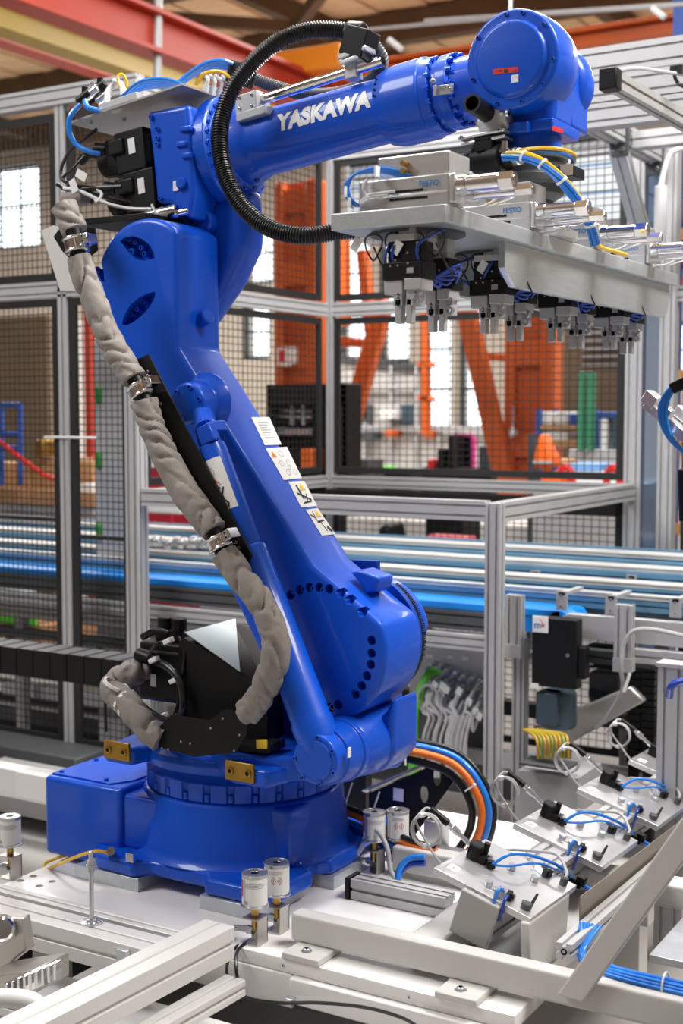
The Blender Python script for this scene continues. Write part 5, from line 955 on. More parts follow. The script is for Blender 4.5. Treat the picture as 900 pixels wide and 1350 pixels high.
# energy chain at the left
ch = thing('energy_chain', (-4.0, 3.75, .7), 'flat black energy chain coming in from the left to the robot', 'cable carrier')
me = None
for k in range(30):
    x = -3.10-.085*k
    if me is None:
        m = MB(); m.box(-.040, .040, -.006, .0, -.105, 0); m.box(-.040, .040, .13, .136, -.105, 0); m.box(-.034, .034, 0, .13, -.012, .0); m.box(-.034, .034, 0, .13, -.104, -.094); m.mi = [1]*12+[0]*12; me = m.mesh('chain_link', [M['dgrey'], M['black']], V())
    place('chain_link', me, (x, 3.70, .855), ch)
m = MB(); m.box(-5.6, -3.06, 3.71, 3.82, .765, .835); m.build('chain_core', 'black', ch)
m = MB(); m.tube([YP(160, 912, 3.69), YP(142, 914, 3.685), YP(139, 930, 3.68), YP(140, 965, 3.68)], .006, 8); m.build('wire_hook', 'black', None, label='black wire hook below the end of the energy chain', cat='hook')
m = MB(); alu(m, (-3.15, 3.78, .02), (-3.15, 3.78, .745), .045, .045, up=(0, 1, 0)); m.build('chain_support', 'dgrey', None, label='dark post holding the end of the energy chain', cat='post')
# ---- fence
def grid(parent, o, ax, L, z0, z1, px, pz, r=.0021):
    m = MB(); ax = V(ax); nrm = V((-ax.y, ax.x, 0)); n = int(L/px)
    for i in range(1, n): c_ = o+ax*(L*i/n); m.add([c_+ax*(-r)+V((0, 0, z0)), c_+ax*r+V((0, 0, z0)), c_+nrm*r*1.6+V((0, 0, z0)), c_+ax*(-r)+V((0, 0, z1)), c_+ax*r+V((0, 0, z1)), c_+nrm*r*1.6+V((0, 0, z1))], [(0, 1, 4, 3), (1, 2, 5, 4), (2, 0, 3, 5)])
    k = int((z1-z0)/pz)
    for i in range(1, k): z = V((0, 0, z0+(z1-z0)*i/k)); a, b = o+z, o+ax*L+z; m.add([a+V((0, 0, -r)), a+V((0, 0, r)), a+nrm*r*1.6, b+V((0, 0, -r)), b+V((0, 0, r)), b+nrm*r*1.6], [(0, 1, 4, 3), (1, 2, 5, 4), (2, 0, 3, 5)])
    return m.build('wire_mesh', 'wire', parent, kind='stuff', smooth=False)
def panel(name, lab, o, ax, L, z0, z1, px=.040, pz=.034, f=.034, mids=()):
    o = V(o); ax = V(ax); nrm = V((-ax.y, ax.x, 0)); t = thing(name, o+ax*L/2+V((0, 0, z0)), lab, 'fence', 'black wire mesh fence sections')
    for a, b, c_, d in ((0, L, z0, z0+f), (0, L, z1-f, z1), (0, f, z0+f, z1-f), (L-f, L, z0+f, z1-f))+tuple((f, L-f, q-.009, q+.009) for q in mids):
        m = MB(); m.obox(o+ax*(a+b)/2+V((0, 0, (c_+d)/2)), ax*(b-a)/2, nrm*.010, (0, 0, (d-c_)/2)); m.build('panel_frame', 'wire', t)
    grid(t, o+ax*f, ax, L-2*f, z0+f, z1-f, px, pz); return t
EX, EY = (1, 0, 0), (0, 1, 0)
panel('safety_fence', 'tall black mesh panel at the far left behind the energy chain', (-5.55, 4.52, 0), EX, 1.38, .24, 2.265, .030, .031, mids=(1.27,))
panel('safety_fence', 'black mesh panel in the upper left corner', (-5.55, 4.52, 0), EX, 1.38, 2.345, 3.08, .030, .031)
panel('safety_fence', 'narrow black mesh panel between the two left posts', (-4.10, 4.52, 0), EX, .33, .24, 2.265, .030, .031, mids=(1.20,))
panel('safety_fence', 'narrow black mesh panel above, left of the elbow motors', (-4.10, 4.52, 0), EX, .33, 2.345, 3.08, .030, .031)
panel('safety_fence', 'black mesh panel seen at a slant behind the elbow, above the middle rail', (-3.73, 4.57, 0), EY, 1.47, 2.345, 3.08)
panel('safety_fence', 'black mesh panel seen at a slant behind the robot arm, below the middle rail', (-3.73, 4.57, 0), EY, 1.47, 1.435, 2.255)
panel('safety_fence', 'wide black mesh panel behind the gripper fingers', (-3.68, 6.1, 0), EX, 1.60, 1.435, 2.255)
panel('safety_fence', 'wide black mesh panel behind the gripper plate and forearm', (-3.68, 6.1, 0), EX, 1.60, 2.345, 3.08)
panel('safety_fence', 'low wide black mesh panel behind the conveyor', (-3.68, 6.1, 0), EX, 1.60, .10, 1.345)
panel('safety_fence', 'black mesh panel right of the double post, lower part', (-1.80, 6.1, 0), EX, 1.9, .10, 2.255, mids=(1.06,))
panel('safety_fence', 'black mesh panel right of the double post, upper part', (-1.80, 6.1, 0), EX, 1.9, 2.345, 3.08)
fn = thing('fence_posts', (-3.73, 4.52, 0), 'silver aluminium profile frame of posts and rails round the cell', 'fence')
def bar3(p0, p1, w, h, nm_, up=(0, 0, 1), g=.04): m = MB(); alu(m, p0, p1, w, h, up, g=g); return m.build(nm_, 'alu', fn)
UY = (0, 1, 0)
for x in (-5.60, -4.135): bar3((x, 4.52, .02), (x, 4.52, 3.12), .05, .04, 'post', UY)
bar3((-3.735, 4.52, .02), (-3.735, 4.52, 3.12), .07, .07, 'post', UY)
bar3((-3.70, 6.1, .02), (-3.70, 6.1, 3.12), .04, .04, 'post', UY)
bar3((-2.03, 4.52, .02), (-2.03, 4.52, 1.42), .06, .05, 'post', UY)
bar3((-2.03, 6.1, .02), (-2.03, 6.1, 3.0), .08, .06, 'post', UY); bar3((-1.865, 6.08, .02), (-1.865, 6.08, 3.0), .07, .07, 'post', UY)
bar3((.15, 6.1, .02), (.15, 6.1, 3.0), .05, .05, 'post', UY)
bar3((-6.5, 4.52, 3.15), (-3.69, 4.52, 3.15), .06, .08, 'rail'); bar3((-6.5, 4.52, 2.305), (-3.77, 4.52, 2.305), .04, .07, 'rail'); bar3((-6.5, 4.52, .2), (-3.77, 4.52, .2), .04, .06, 'rail')
for z, h in ((3.12, .08), (2.30, .07)): bar3((-3.73, 4.56, z), (-3.73, 6.08, z), .04, h, 'rail'); bar3((-3.68, 6.1, z), (-2.07, 6.1, z), .04, h, 'rail'); bar3((-1.83, 6.1, z), (.12, 6.1, z), .04, h, 'rail')
bar3((-3.69, 4.52, 1.39), (-2.06, 4.52, 1.39), .05, .075, 'rail'); bar3((-2.03, 4.55, 1.385), (-2.03, 6.06, 1.385), .05, .075, 'rail'); bar3((-3.73, 4.56, 1.39), (-3.73, 6.08, 1.39), .04, .06, 'rail'); bar3((-3.68, 6.1, 1.39), (-2.07, 6.1, 1.39), .05, .06, 'rail')
m = MB(); m.box(-3.67, -2.075, 5.98, 6.065, 1.27, 1.352); m.build('black_channel', 'mattblack', None, label='black channel under the far silver rail of the conveyor tunnel', cat='channel')
m = MB(); m.box(-1.985, -1.905, 6.07, 6.075, .05, 2.9); m.build('guard_strip', 'clear', None, label='bluish clear strip between the two silver posts on the right', cat='guard panel', smooth=False)
# overhead profiles at the right
lt = thing('overhead_profiles', (-.8, 4.8, 2.8), 'stack of wide silver aluminium profiles overhead at the upper right', 'frame')
def bo(p0, p1, w, h, up=(0, 0, 1), g=.05, nm_='overhead_profile'): m = MB(); alu(m, p0, p1, w, h, up, g=g); return m.build(nm_, 'alu', lt)
bo((-2.08, 4.8, 3.04), (.6, 4.8, 3.04), .08, .10); bo((-2.08, 4.8, 2.94), (.6, 4.8, 2.94), .08, .095); bo((-2.08, 4.8, 2.845), (.6, 4.8, 2.845), .08, .085)
bo((-1.93, 4.85, 2.93), (-1.93, 6.3, 2.93), .08, .08); bo((-1.45, 4.85, 2.90), (-1.45, 6.3, 2.90), .08, .08); bo((-1.88, 5.6, 2.91), (.2, 5.6, 2.91), .08, .07); bo((-3.6, 6.15, 3.02), (.2, 6.15, 3.02), .08, .08); bo((-.9, 4.85, 2.9), (-.9, 6.3, 2.9), .08, .08)
bo((-1.93, 5.52, 2.88), (-1.91, 6.06, 2.28), .07, .06, (0, 1, 0), nm_='diagonal_strut')
for x, y, Y in ((858, 205, 6.0), (812, 178, 5.5)): q = YP(x, y, Y); m = MB(); m.prism([q+V((-.05, 0, .05)), q+V((.06, 0, .05)), q+V((.05, 0, -.09)), q+V((-.02, 0, -.09))], (0, .02, 0)); g_ = m.build('joint_plate', 'dgrey', lt, .004); bolts(lt, [q+V((dx, 0, dz)) for dx, dz in ((-.03, .03), (.035, .03), (.0, -.03), (.03, -.06))], NY, .009, .006, 'steel')
m = MB(); m.box(-1.93, -1.88, 4.3, 4.76, 3.0, 3.1); 
lb_ = thing('light_bar', (-1.37, 4.3, 2.72), 'grey square bar with black end cap pointing forward at the upper right', 'lamp')
m = MB(); alu(m, (-1.37, 3.87, 2.735), (-1.37, 5.3, 2.765), .045, .05); m.build('bar_body', 'grey', lb_)
m = MB(); m.box(-1.398, -1.342, 3.82, 3.87, 2.70, 2.765); m.build('end_cap', 'black', lb_, .006)
m = MB(); m.tube([YP(808, 98, 3.84), YP(815, 93, 3.86), YP(840, 90, 4.0), YP(870, 94, 4.2), YP(900, 98, 4.3), YP(930, 100, 4.4)], .006, 8); m.build('grey_cable', 'hosegrey', None, label='grey cable arching from the black end cap of the upper right bar', cat='cable')
m = MB(); m.tube([YP(893, 92, 4.28), YP(889, 100, 4.28), YP(894, 110, 4.3), YP(905, 116, 4.3)], .006, 8); m.obox(YP(892, 92, 4.28), (.02, 0, 0), (0, .01, 0), (0, 0, .012)); m.build('black_cable', 'rubber', None, label='short black cable at the upper right edge', cat='cable')
m = MB(); m.tube([YP(900, 195, 5.9), YP(885, 202, 5.9), YP(876, 222, 5.9), YP(871, 245, 5.9)], .012, 10); m.cyl(YP(871, 245, 5.9), YP(870, 312, 5.95), .028, n=16); m.build('tube_lamp', 'letter', None, label='white tubular lamp with bent cable on the right post', cat='lamp')
# arm part entering at the right edge
ag = thing('second_gripper', XP(880, 560, -.98), 'silver gripper arm with blue hose reaching in from the right edge', 'gripper')
a, b = YP(853, 532, 3.5), YP(1085, 727, 3.05); d_ = (b-a).normalized(); n_ = V((-d_.z, 0, d_.x)).normalized()
m = MB(); m.obox((a+b)/2, d_*(b-a).length/2, (0, .028, 0), n_*.013); m.obox(a+d_*.01+n_*.016, d_*.03, (0, .03, 0), n_*.018); m.build('arm_bar', 'plate', ag, .003)
m = MB(); alu(m, (b.x, 3.08, .02), (b.x, 3.08, b.z+.05), .08, .08, up=(0, 1, 0)); m.box(b.x-.1, b.x+.1, 2.98, 3.18, 0, .02); m.build('stand_post', 'alu', ag)
m = MB(); m.obox(YP(905, 550, 3.45), d_*.05, (0, .02, 0), n_*.014); m.build('finger_bar', 'plate', ag, .002)
m = MB(); m.obox(YP(872, 542, 3.42)+d_*.02, d_*.022, (0, .02, 0), n_*.02); m.build('fitting_block', 'steel', ag, .003)
for k in range(3): m = MB(); m.tube([YP(906, 500+2*k, 3.40), YP(888+k*2, 508+k, 3.39), YP(872+k*4, 528, 3.38), (YP(870+k*4, 552, 3.38)), YP(882+k*2, 578, 3.38), YP(905, 600, 3.38)], .0055, 8); m.build('blue_hose', 'hoseblue', ag)
m = MB(); m.obox(YP(896, 508, 3.38), (.02, 0, .01), (0, .012, 0), (-.008, 0, .012)); m.build('hose_clip', 'black', ag, .003)
m = MB(); m.cyl(YP(902, 618, 3.5), YP(904, 688, 3.5), .018, n=16, ch=.004); m.build('black_handle', 'black', ag)
# ================================================================ THE HALL
def st(name, mt, *boxes, bevel=0, kind='structure'):
    m = MB(); [m.box(*b) for b in boxes]; return m.build(name, mt, None, bevel, kind=kind, smooth=False)
HX0, HX1, HY0, HY1, HZ = -30., 10., -8., 19., 6.9
floor = st('floor', 'floor', (HX0, HX1, HY0, HY1, -.1, 0))
# back wall with window openings, built from piers and spandrels
wins = [(-60, 50, 205, 335), (318, 358, 290, 376), (318, 354, 400, 474), (446, 486, 300, 476), (498, 540, 300, 478), (552, 596, 300, 566), (603, 640, 300, 566), (720, 745, 330, 470), (870, 960, 420, 500)]
HYw = HY1
W_ = []
for a, b, c_, d in wins: p, q = YP(a, d, HYw), YP(b, c_, HYw); W_.append((p.x, q.x, max(.8, p.z), min(HZ-.4, q.z)))
xs = sorted({HX0, HX1} | {w[0] for w in W_} | {w[1] for w in W_}); wb = []
for a, b in zip(xs, xs[1:]):
    if b-a < .01: continue
    cz = [(w[2], w[3]) for w in W_ if w[0] < (a+b)/2 < w[1]]; cz.sort(); z = 0
    for z0, z1 in cz: wb.append((a, b, HYw, HYw+.4, z, z0)); z = z1
    wb.append((a, b, HYw, HYw+.4, z, HZ))
st('wall_back', 'plaster', *wb)
st('wall_left', 'plaster', (HX0-.3, HX0, HY0, HY1, 0, HZ)); st('wall_right', 'palewall', (HX1, HX1+.3, HY0, HY1, 0, HZ)); st('wall_front', 'plaster', (HX0, HX1, HY0-.3, HY0, 0, HZ))
for i, (x0, x1, z0, z1) in enumerate(W_):
    m = MB(); y = HYw+.1
    m.box(x0, x1, y, y+.06, z0, z0+.07); m.box(x0, x1, y, y+.06, z1-.07, z1); m.box(x0, x0+.07, y, y+.06, z0, z1); m.box(x1-.07, x1, y, y+.06, z0, z1)
    w = m.build('window_%d' % (i+1), 'mull', kind='structure', smooth=False)
    nx, nz = max(1, round((x1-x0)/.55)), max(2, round((z1-z0)/.65))
    for k in range(1, nx): x = x0+(x1-x0)*k/nx; m = MB(); m.box(x-.02, x+.02, y, y+.04, z0, z1); m.build('window_bar', 'mull', w, smooth=False)
    for k in range(1, nz): z = z0+(z1-z0)*k/nz; m = MB(); m.box(x0, x1, y, y+.04, z-.02, z+.02); m.build('window_bar', 'mull', w, smooth=False)
    m = MB(); m.box(x0, x1, y+.02, y+.026, z0, z1); m.build('pane', 'glass', w, smooth=False)
# pale dado wall panel band on the lower back wall
a, b = YP(425, 475, 18.9), YP(1000, 650, 18.9)
# roof: boards on timbers
ceil_ = st('ceiling', 'wood', (HX0, HX1, HY0, HY1, HZ+.1, HZ+.2))
m = MB(); m.box(-.11, .11, -13.5, 13.5, -.02, .0); bme = m.mesh('board', [M['wood']], V())
WL['ceiling'] = V(ceil_.location)
for k in range(135): place('board', bme, (-29+.235*k, 5.5, HZ+.10-.012*(k % 3)), ceil_)
for i, y in enumerate((3.5, 6.5, 9.5, 12.5, 15.5, 18.2)):
    st('trim_%d' % (i+1), 'woodd', (HX0, HX1, y, y+.22, HZ-.35, HZ+.04))
for i, x in enumerate((-22, -17.5, -13, -9.5, -6, -2.5, 1.0)): st('trim_%d' % (i+20), 'woodd', (x, x+.16, 2, HY1, HZ-.2, HZ+.05))
for i, (x0, y0, x1, y1) in enumerate(((-14, 9, -9, 14), (-9, 14, -4, 9), (-20, 12, -15, 8), (-5, 12, 0, 16))):
    m = MB(); m.obox(((x0+x1)/2, (y0+y1)/2, HZ-.45), V((x1-x0, y1-y0, 0))*.5, V((y0-y1, x1-x0, 0)).normalized()*.06, (0, 0, .07)); m.build('roof_brace', 'woodd', None, label=('long diagonal timber under the roof, left', 'diagonal timber under the roof above the forearm', 'diagonal timber far left under the roof', 'diagonal timber under the roof above the wrist')[i], cat='beam')
# girders
def gird(nm_, lab, mt, x0, x1, y0, y1, z0, z1, axis):
    m = MB(); t = .035
    m.box(x0, x1, y0, y1, z1-t, z1); m.box(x0, x1, y0, y1, z0, z0+t)
    if axis == 'Y': c_ = (x0+x1)/2; m.box(c_-.02, c_+.02, y0, y1, z0+t, z1-t); 
    else: c_ = (y0+y1)/2; m.box(x0, x1, c_-.02, c_+.02, z0+t, z1-t)
    return m.build(nm_, mt, None, .004, label=lab, cat='girder', smooth=False)
def gz(px, py, X): return XP(px, py, X)
q0, q1 = XP(60, 22, -6.), XP(60, -32, -6.)
gr = gird('crane_girder', 'big red steel girder crossing the upper left corner', 'redp', -6.1, -5.9, .5, 18.5, q0.z, q1.z+.05, 'Y')
q0, q1 = XP(60, 62, -7.3), XP(60, 20, -7.3); gird('yellow_girder', 'yellow girder below and behind the big red one', 'yelp', -7.42, -7.2, .5, 13.0, q0.z, q1.z, 'Y')
q0, q1 = XP(60, 78, -8.2), XP(60, 62, -8.2); gird('thin_girder', 'thin dark red girder under the yellow one', 'redp', -8.3, -8.1, .5, 18.5, q0.z, q1.z, 'Y')
q0, q1 = YP(830, 56, 10.), YP(830, 30, 10.); gird('crane_bridge', 'orange crane bridge running behind the robot wrist', 'orangep', -9.0, 4, 9.9, 10.1, q0.z, q1.z, 'X')
q0, q1 = YP(395, 100, 9.4), YP(395, 68, 9.4); m = MB(); m.box(YP(340, 0, 9.4).x, YP(455, 0, 9.4).x, 9.3, 9.5, q0.z, q1.z); m.build('crane_carriage', 'amber', None, .02, label='amber yellow crane carriage seen inside the hose loop', cat='crane')
m = MB(); m.cyl(YP(560, 28, 9.0), YP(960, 2, 9.0), .018, n=10); m.build('ceiling_pipe', 'alu', None, label='thin grey pipe under the roof, upper right', cat='pipe')
m = MB(); m.cyl(YP(470, 40, 9.2), YP(640, 25, 9.2), .014, n=10); m.build('ceiling_pipe', 'alu', None, label='thin grey pipe under the roof left of the wrist', cat='pipe')
for x, y, lb in ((519, 57, 'small pale lamp under the roof left of the wrist'), (866, 15, 'small pale lamp under the roof at the upper right')): m = MB(); m.cyl(YP(x-7, y-5, 8.9), YP(x+10, y+8, 8.9), .022, n=12); m.build('small_lamp', 'letter', None, label=lb, cat='lamp')
m = MB(); m.cyl(YP(209, -40, 7.5), YP(207, 110, 7.5), .03, n=16); m.build('standing_pipe', 'alu', None, label='pale vertical pipe rising behind the elbow tray', cat='pipe')
# orange hall columns
def column(name, lab, px0, px1, Y, sign=False):
    a, b = YP(px0, 500, Y), YP(px1, 500, Y); w = b.x-a.x; t = thing(name, ((a.x+b.x)/2, Y, 0), lab, 'column', 'orange steel columns')
    for x0, x1 in ((a.x, a.x+w*.2), (b.x-w*.25, b.x)): m = MB(); m.box(x0, x1, Y, Y+.3, 0, 4.0); m.build('flange', 'orangep', t, .01)
    m = MB(); m.box(a.x+w*.2, b.x-w*.25, Y+.12, Y+.16, 0, 4.0); m.build('web', 'orangep', t)
    for z in (.5, 1.35, 2.2, 3.0, 3.7): m = MB(); m.box(a.x+w*.2, b.x-w*.25, Y+.02, Y+.12, z, z+.22); m.build('cross_plate', 'orangep', t)
    m = MB(); m.box(a.x-.1, b.x+.1, Y-.1, Y+.4, 0, .05); m.build('foot_plate', 'orangep', t); return t
c1 = column('hall_column', 'orange steel column seen through the fence behind the corrugated hose', 362, 416, 11.0)
q = YP(376, 470, 10.95); m = MB(); m.box(q.x-.06, q.x+.06, 10.9, 10.99, q.z-.09, q.z+.09); m.box(q.x-.03, q.x+.03, 10.89, 10.9, q.z-.06, q.z+.06, 1); m.box(q.x+.06, q.x+.12, 10.9, 10.99, q.z-.07, q.z+.09); m.build('alarm_box', ['paper', 'red'], None, smooth=False, label='small white box with red mark on the left orange column', cat='alarm')
c2 = column('hall_column', 'broad orange steel column in the middle of the fence opening', 664, 728, 11.5)
q = YP(676, 571, 11.4); m = MB(); m.cyl(q+V((0, 0, .25)), q, .01, n=6); m.sphere(q, .05, 10); m.build('crane_pendant', 'steel', None, label='hanging round pendant in front of the broad orange column', cat='pendant')
def brace(lab, x0, y0, x1, y1, Y, w=.09, mt='orangep'):
    a, b = YP(x0, y0, Y), YP(x1, y1, Y); d = (b-a).normalized(); n = V((-d.z, 0, d.x)); m = MB()
    m.obox((a+b)/2, d*(b-a).length/2, (0, .06, 0), n*w); m.build('column_brace', mt, None, .01, label=lab, cat='brace')
brace('slanting orange brace meeting the broad column from the left', 612, 395, 664, 625, 11.4)
brace('orange brace leaning left, behind the first finger pair', 508, 395, 456, 580, 11.6)
brace('short upper orange brace beside the leaning one', 478, 330, 492, 470, 11.7, .05)
brace('thin orange upright with rungs between the windows', 560, 330, 562, 575, 15, .05); brace('second thin orange upright left of the windows', 455, 300, 456, 430, 15, .05)
for k, y in enumerate((480, 525)): brace('%s orange rung joining the thin upright' % ('upper', 'lower')[k], 552, y, 572, y+1, 15, .03)
brace('orange horizontal tie above the fence opening', 445, 450, 495, 454, 11.8, .05); brace('dark horizontal beam across the windows', 445, 474, 560, 486, 16, .06, 'dgrey'); brace('orange tie right of the slanting brace', 628, 468, 668, 472, 11.6, .035)
def bg(name, lab, cat, mt, x0, x1, y0, y1, Y, D=.4, floor_=False, bevel=.01, group=None, kind=None):
    a, b = YP(x0, y1, Y), YP(x1, y0, Y); m = MB(); m.box(a.x, b.x, Y, Y+D, 0 if floor_ else a.z, b.z); return m.build(name, mt, None, bevel, label=lab, cat=cat, group=group, kind=kind)
# overhead duct housing
dh = thing('duct_housing', YP(640, 250, 8.4), 'large white panelled housing hanging behind the gripper', 'duct'); WLd = dh
z0, z1 = YP(640, 303, 8.4).z, YP(640, 196, 8.4).z; x0, x1 = YP(455, 250, 8.4).x, YP(842, 250, 8.4).x
for k in range(3):
    za, zb_ = z0+(z1-z0)*k/3, z0+(z1-z0)*(k+1)/3; m = MB(); m.box(x0, x1, 8.4, 8.9, za+.006, zb_-.006); m.build('housing_panel', 'door', dh, .004)
    if k: m = MB(); m.box(x0, x1, 8.405, 8.895, za-.006, za+.006); m.build('panel_seam', 'inkblue', dh)
for x in (YP(672, 100, 8.65).x,): m = MB(); m.cyl((x, 8.65, z1), (x, 8.65, HZ-.3), .015, n=8); m.build('hanger_rod', 'steel', dh)
bg('goods_row', 'row of red goods on the rack above the white housing', 'goods', 'redbox', 560, 640, 184, 196, 8.5, .3); bg('goods_row', 'row of yellow goods on the rack left of the red ones', 'goods', 'yelp', 458, 555, 187, 196, 8.5, .3)
# shelving at the right beyond the fence
rk = thing('storage_rack', YP(900, 650, 9.0), 'pallet rack beyond the fence at the right edge', 'rack')
for x in (884, 1010):
    for yy in (9.0, 9.9): p = YP(x, 600, 9.0).x; m = MB(); m.box(p-.04, p+.04, yy, yy+.08, 0, 5.0); m.build('rack_post', 'trolley', rk)
for z in (1.0, 2.05, 3.0, 3.9): m = MB(); m.box(YP(884, 0, 9.).x, YP(1010, 0, 9.).x, 9.0, 9.9, z-.08, z); m.build('rack_shelf', 'pallet', rk)
for y0, y1, mt, lb in ((300, 352, 'redbox', 'red crate on the rack at the right edge'), (362, 392, 'orangep', 'orange crate under the red one at the right edge'), (255, 292, 'card', 'brown box on the top rack shelf at the right edge'), (560, 600, 'card', 'brown box low on the rack at the right edge')): bg('rack_crate', lb, 'crate', mt, 888, 960, y0, y1, 9.05, .6)
# left side: timber crates, packing bench, pallet
bg('storage_board', 'big brown board wall behind the far left fence', 'board', 'boarddk', -80, 62, 415, 600, 9.0, .1, True)
bg('white_pillar', 'white pillar between brown boards and the left post', 'pillar', 'palewall', 63, 82, 420, 600, 9.2, .3, True)
for i, (x0, x1, y0, y1, mt, lb) in enumerate(((-40, 40, 612, 650, 'card', 'cardboard box with white print at the far left on the bench'), (42, 78, 605, 650, 'card', 'cardboard box beside the left fence post'), (104, 122, 608, 640, 'card', 'cardboard box seen between the two left posts'), (10, 76, 668, 690, 'card', 'low flat carton under the packing bench'))):
    bg('carton', lb, 'box', mt, x0, x1, y0, y1, 7.6, .4)
bg('packing_bench', 'long wooden packing bench behind the left fence', 'bench', 'pallet', -60, 124, 650, 660, 7.4, .8); bg('bench_cloth', 'white bundle on the bench between the left posts', 'bundle', 'paper', 105, 121, 638, 650, 7.45, .2)
bg('bench_skirt', 'pale grey front of the packing bench', 'panel', 'alu', -60, 124, 661, 672, 7.45, .7); bg('metal_parts', 'row of small metal parts behind the conveyor, left', 'parts', 'steel', -30, 150, 690, 702, 7.2, .3)
t = thing('hand_truck', YP(15, 600, 7.2), 'blue tubular trolley frame at the far left', 'trolley')
for (a_, b_) in (((2, 534), (2, 640)), ((27, 534), (27, 640)), ((2, 534), (27, 534)), ((2, 572), (27, 572)), ((2, 590), (27, 590))): m = MB(); m.cyl(YP(*a_, 7.2), YP(*b_, 7.2), .022, n=10); m.build('frame_tube', 'trolley', t)
m = MB(); m.tube([YP(-10, 575, 7.1), YP(12, 592, 7.1), YP(35, 610, 7.1), YP(60, 627, 7.1), YP(78, 633, 7.1)], .018, 8); m.build('red_strap', 'red', None, label='red strap slanting down to the left fence post', cat='strap')
bg('drill', 'small dark yellow machine left of the fence post', 'tool', 'gold', 46, 56, 580, 602, 7.5, .2)
bg('thin_pointer', 'thin pale rod crossing the left fence post', 'rod', 'hosewhite', 57, 126, 575.5, 578, 4.488, .01)
bg('grey_partition', 'grey partition behind the narrow left mesh panel', 'panel', 'alu', 128, 162, 445, 900, 5.0, .04, True)
for k, y in enumerate((510, 596, 690, 780, 840)): bg('green_clip', 'green clip on the partition, number of five from the top'.replace('number', ('first', 'second', 'third', 'fourth', 'lowest')[k]), 'clip', 'dkgreen', 125, 131, y, y+22, 4.98, .03)
bg('red_standpipe', 'red pipe behind the narrow left mesh panel', 'pipe', 'redp', 112, 118, 400, 600, 8.0, .1, True)
pt = thing('wood_pallet', YP(10, 850, 6.3), 'wooden pallet with foil wrapped goods behind the far left fence', 'pallet')
for k in range(5): m = MB(); x = YP(-60+22*k, 840, 6.3).x; m.box(x, x+.09, 6.3, 7.0, .38, .40); m.build('pallet_board', 'pallet', pt)
for k in range(3): m = MB(); x = YP(-60+50*k, 840, 6.3).x; m.box(x, x+.1, 6.3, 7.0, .26, .38); m.build('pallet_block', 'pallet', pt)
m = MB(); a, b = YP(-60, 840, 6.3).x, YP(48, 840, 6.3).x; m.box(a, b, 6.29, 6.31, .38, .44); m.build('green_band', 'green', pt)
m = MB(); m.sphere((YP(15, 800, 6.6).x, 6.6, .50), .18, 14, sz=.7); m.build('foil_goods', 'silver', pt)
m = MB(); m.box(YP(-60, 0, 6.2).x, YP(48, 0, 6.2).x, 6.25, 7.05, .0, .26); m.build('pallet_stack_base', 'dgrey', None, label='dark base under the wooden pallet at the far left', cat='base')
bg('low_beam', 'long grey beam near the floor at the left', 'beam', 'dgrey', -60, 100, 1000, 1028, 4.3, .3); bg('low_beam', 'second grey beam near the floor at the left, darker', 'beam', 'alu', -60, 100, 1048, 1058, 4.0, .3)
bg('white_box_beam', 'row of pale beams behind the lower left fence', 'beam', 'palewall', -60, 90, 905, 925, 5.6, .3); bg('grey_box_beam', 'grey beam behind the lower left fence', 'beam', 'dgrey', -60, 160, 935, 955, 5.3, .2)
# middle ground seen through the tunnel and the fence
cb_ = thing('control_cabinet', YP(400, 560, 7.6), 'black open cabinet with silver pipes behind the fence corner', 'cabinet')
a, b = YP(352, 640, 7.6), YP(436, 506, 7.6); m = MB(); m.box(a.x, b.x, 7.75, 7.8, a.z-.2, b.z); m.box(a.x, b.x, 7.6, 7.8, b.z-.14, b.z); m.box(a.x, b.x, 7.62, 7.8, 0, a.z-.2); m.box(a.x, a.x+.03, 7.6, 7.8, a.z-.2, b.z); m.box(b.x-.05, b.x, 7.6, 7.8, a.z-.2, b.z); m.build('cabinet_body', 'blackm', cb_)
for y in (541, 549, 566, 571): m = MB(); m.cyl(YP(360, y, 7.7), YP(412, y+1, 7.7), .016, n=10); m.build('silver_pipe', 'steel', cb_)
for x in (385, 400): m = MB(); m.cyl(YP(x, 532, 7.68), YP(x, 560, 7.68), .018, n=10); m.build('silver_pipe', 'steel', cb_)
bg('orange_bin', 'orange bin under the silver pipes behind the fence', 'bin', 'orangep', 395, 412, 592, 620, 7.6, .2); bg('red_white_machine', 'small red and white machine left of the blue arm', 'machine', 'redbox', 188, 226, 617, 634, 6.8, .3, True); bg('white_box', 'white box on the small red machine', 'box', 'paper', 190, 210, 606, 617, 6.8, .2)
bg('pale_machine', 'large pale cabinet row behind the robot arm under the fence rail', 'cabinet', 'cream', 186, 330, 668, 800, 8.6, .6, True); bg('red_column_mark', 'dark red bar on the pale cabinet', 'mark', 'red', 197, 205, 675, 702, 8.5, .05); bg('white_slab', 'white slab on the conveyor behind the fabric hose', 'box', 'paper', 184, 236, 662, 676, 6.3, .2)
m = MB()
for k in range(16): q = YP(196+5.5*k, 718-(k*7 % 5), 5.2); m.sphere(q, .022+.006*(k % 3), 8)
m.build('metal_castings', 'steel', None, label='heap of small bright metal castings on the conveyor', cat='parts', kind='stuff')
bg('blue_cloth', 'blue grey bundle on the conveyor behind the fabric hose', 'bundle', 'trolley', 242, 268, 708, 724, 5.3, .15, bevel=.03)
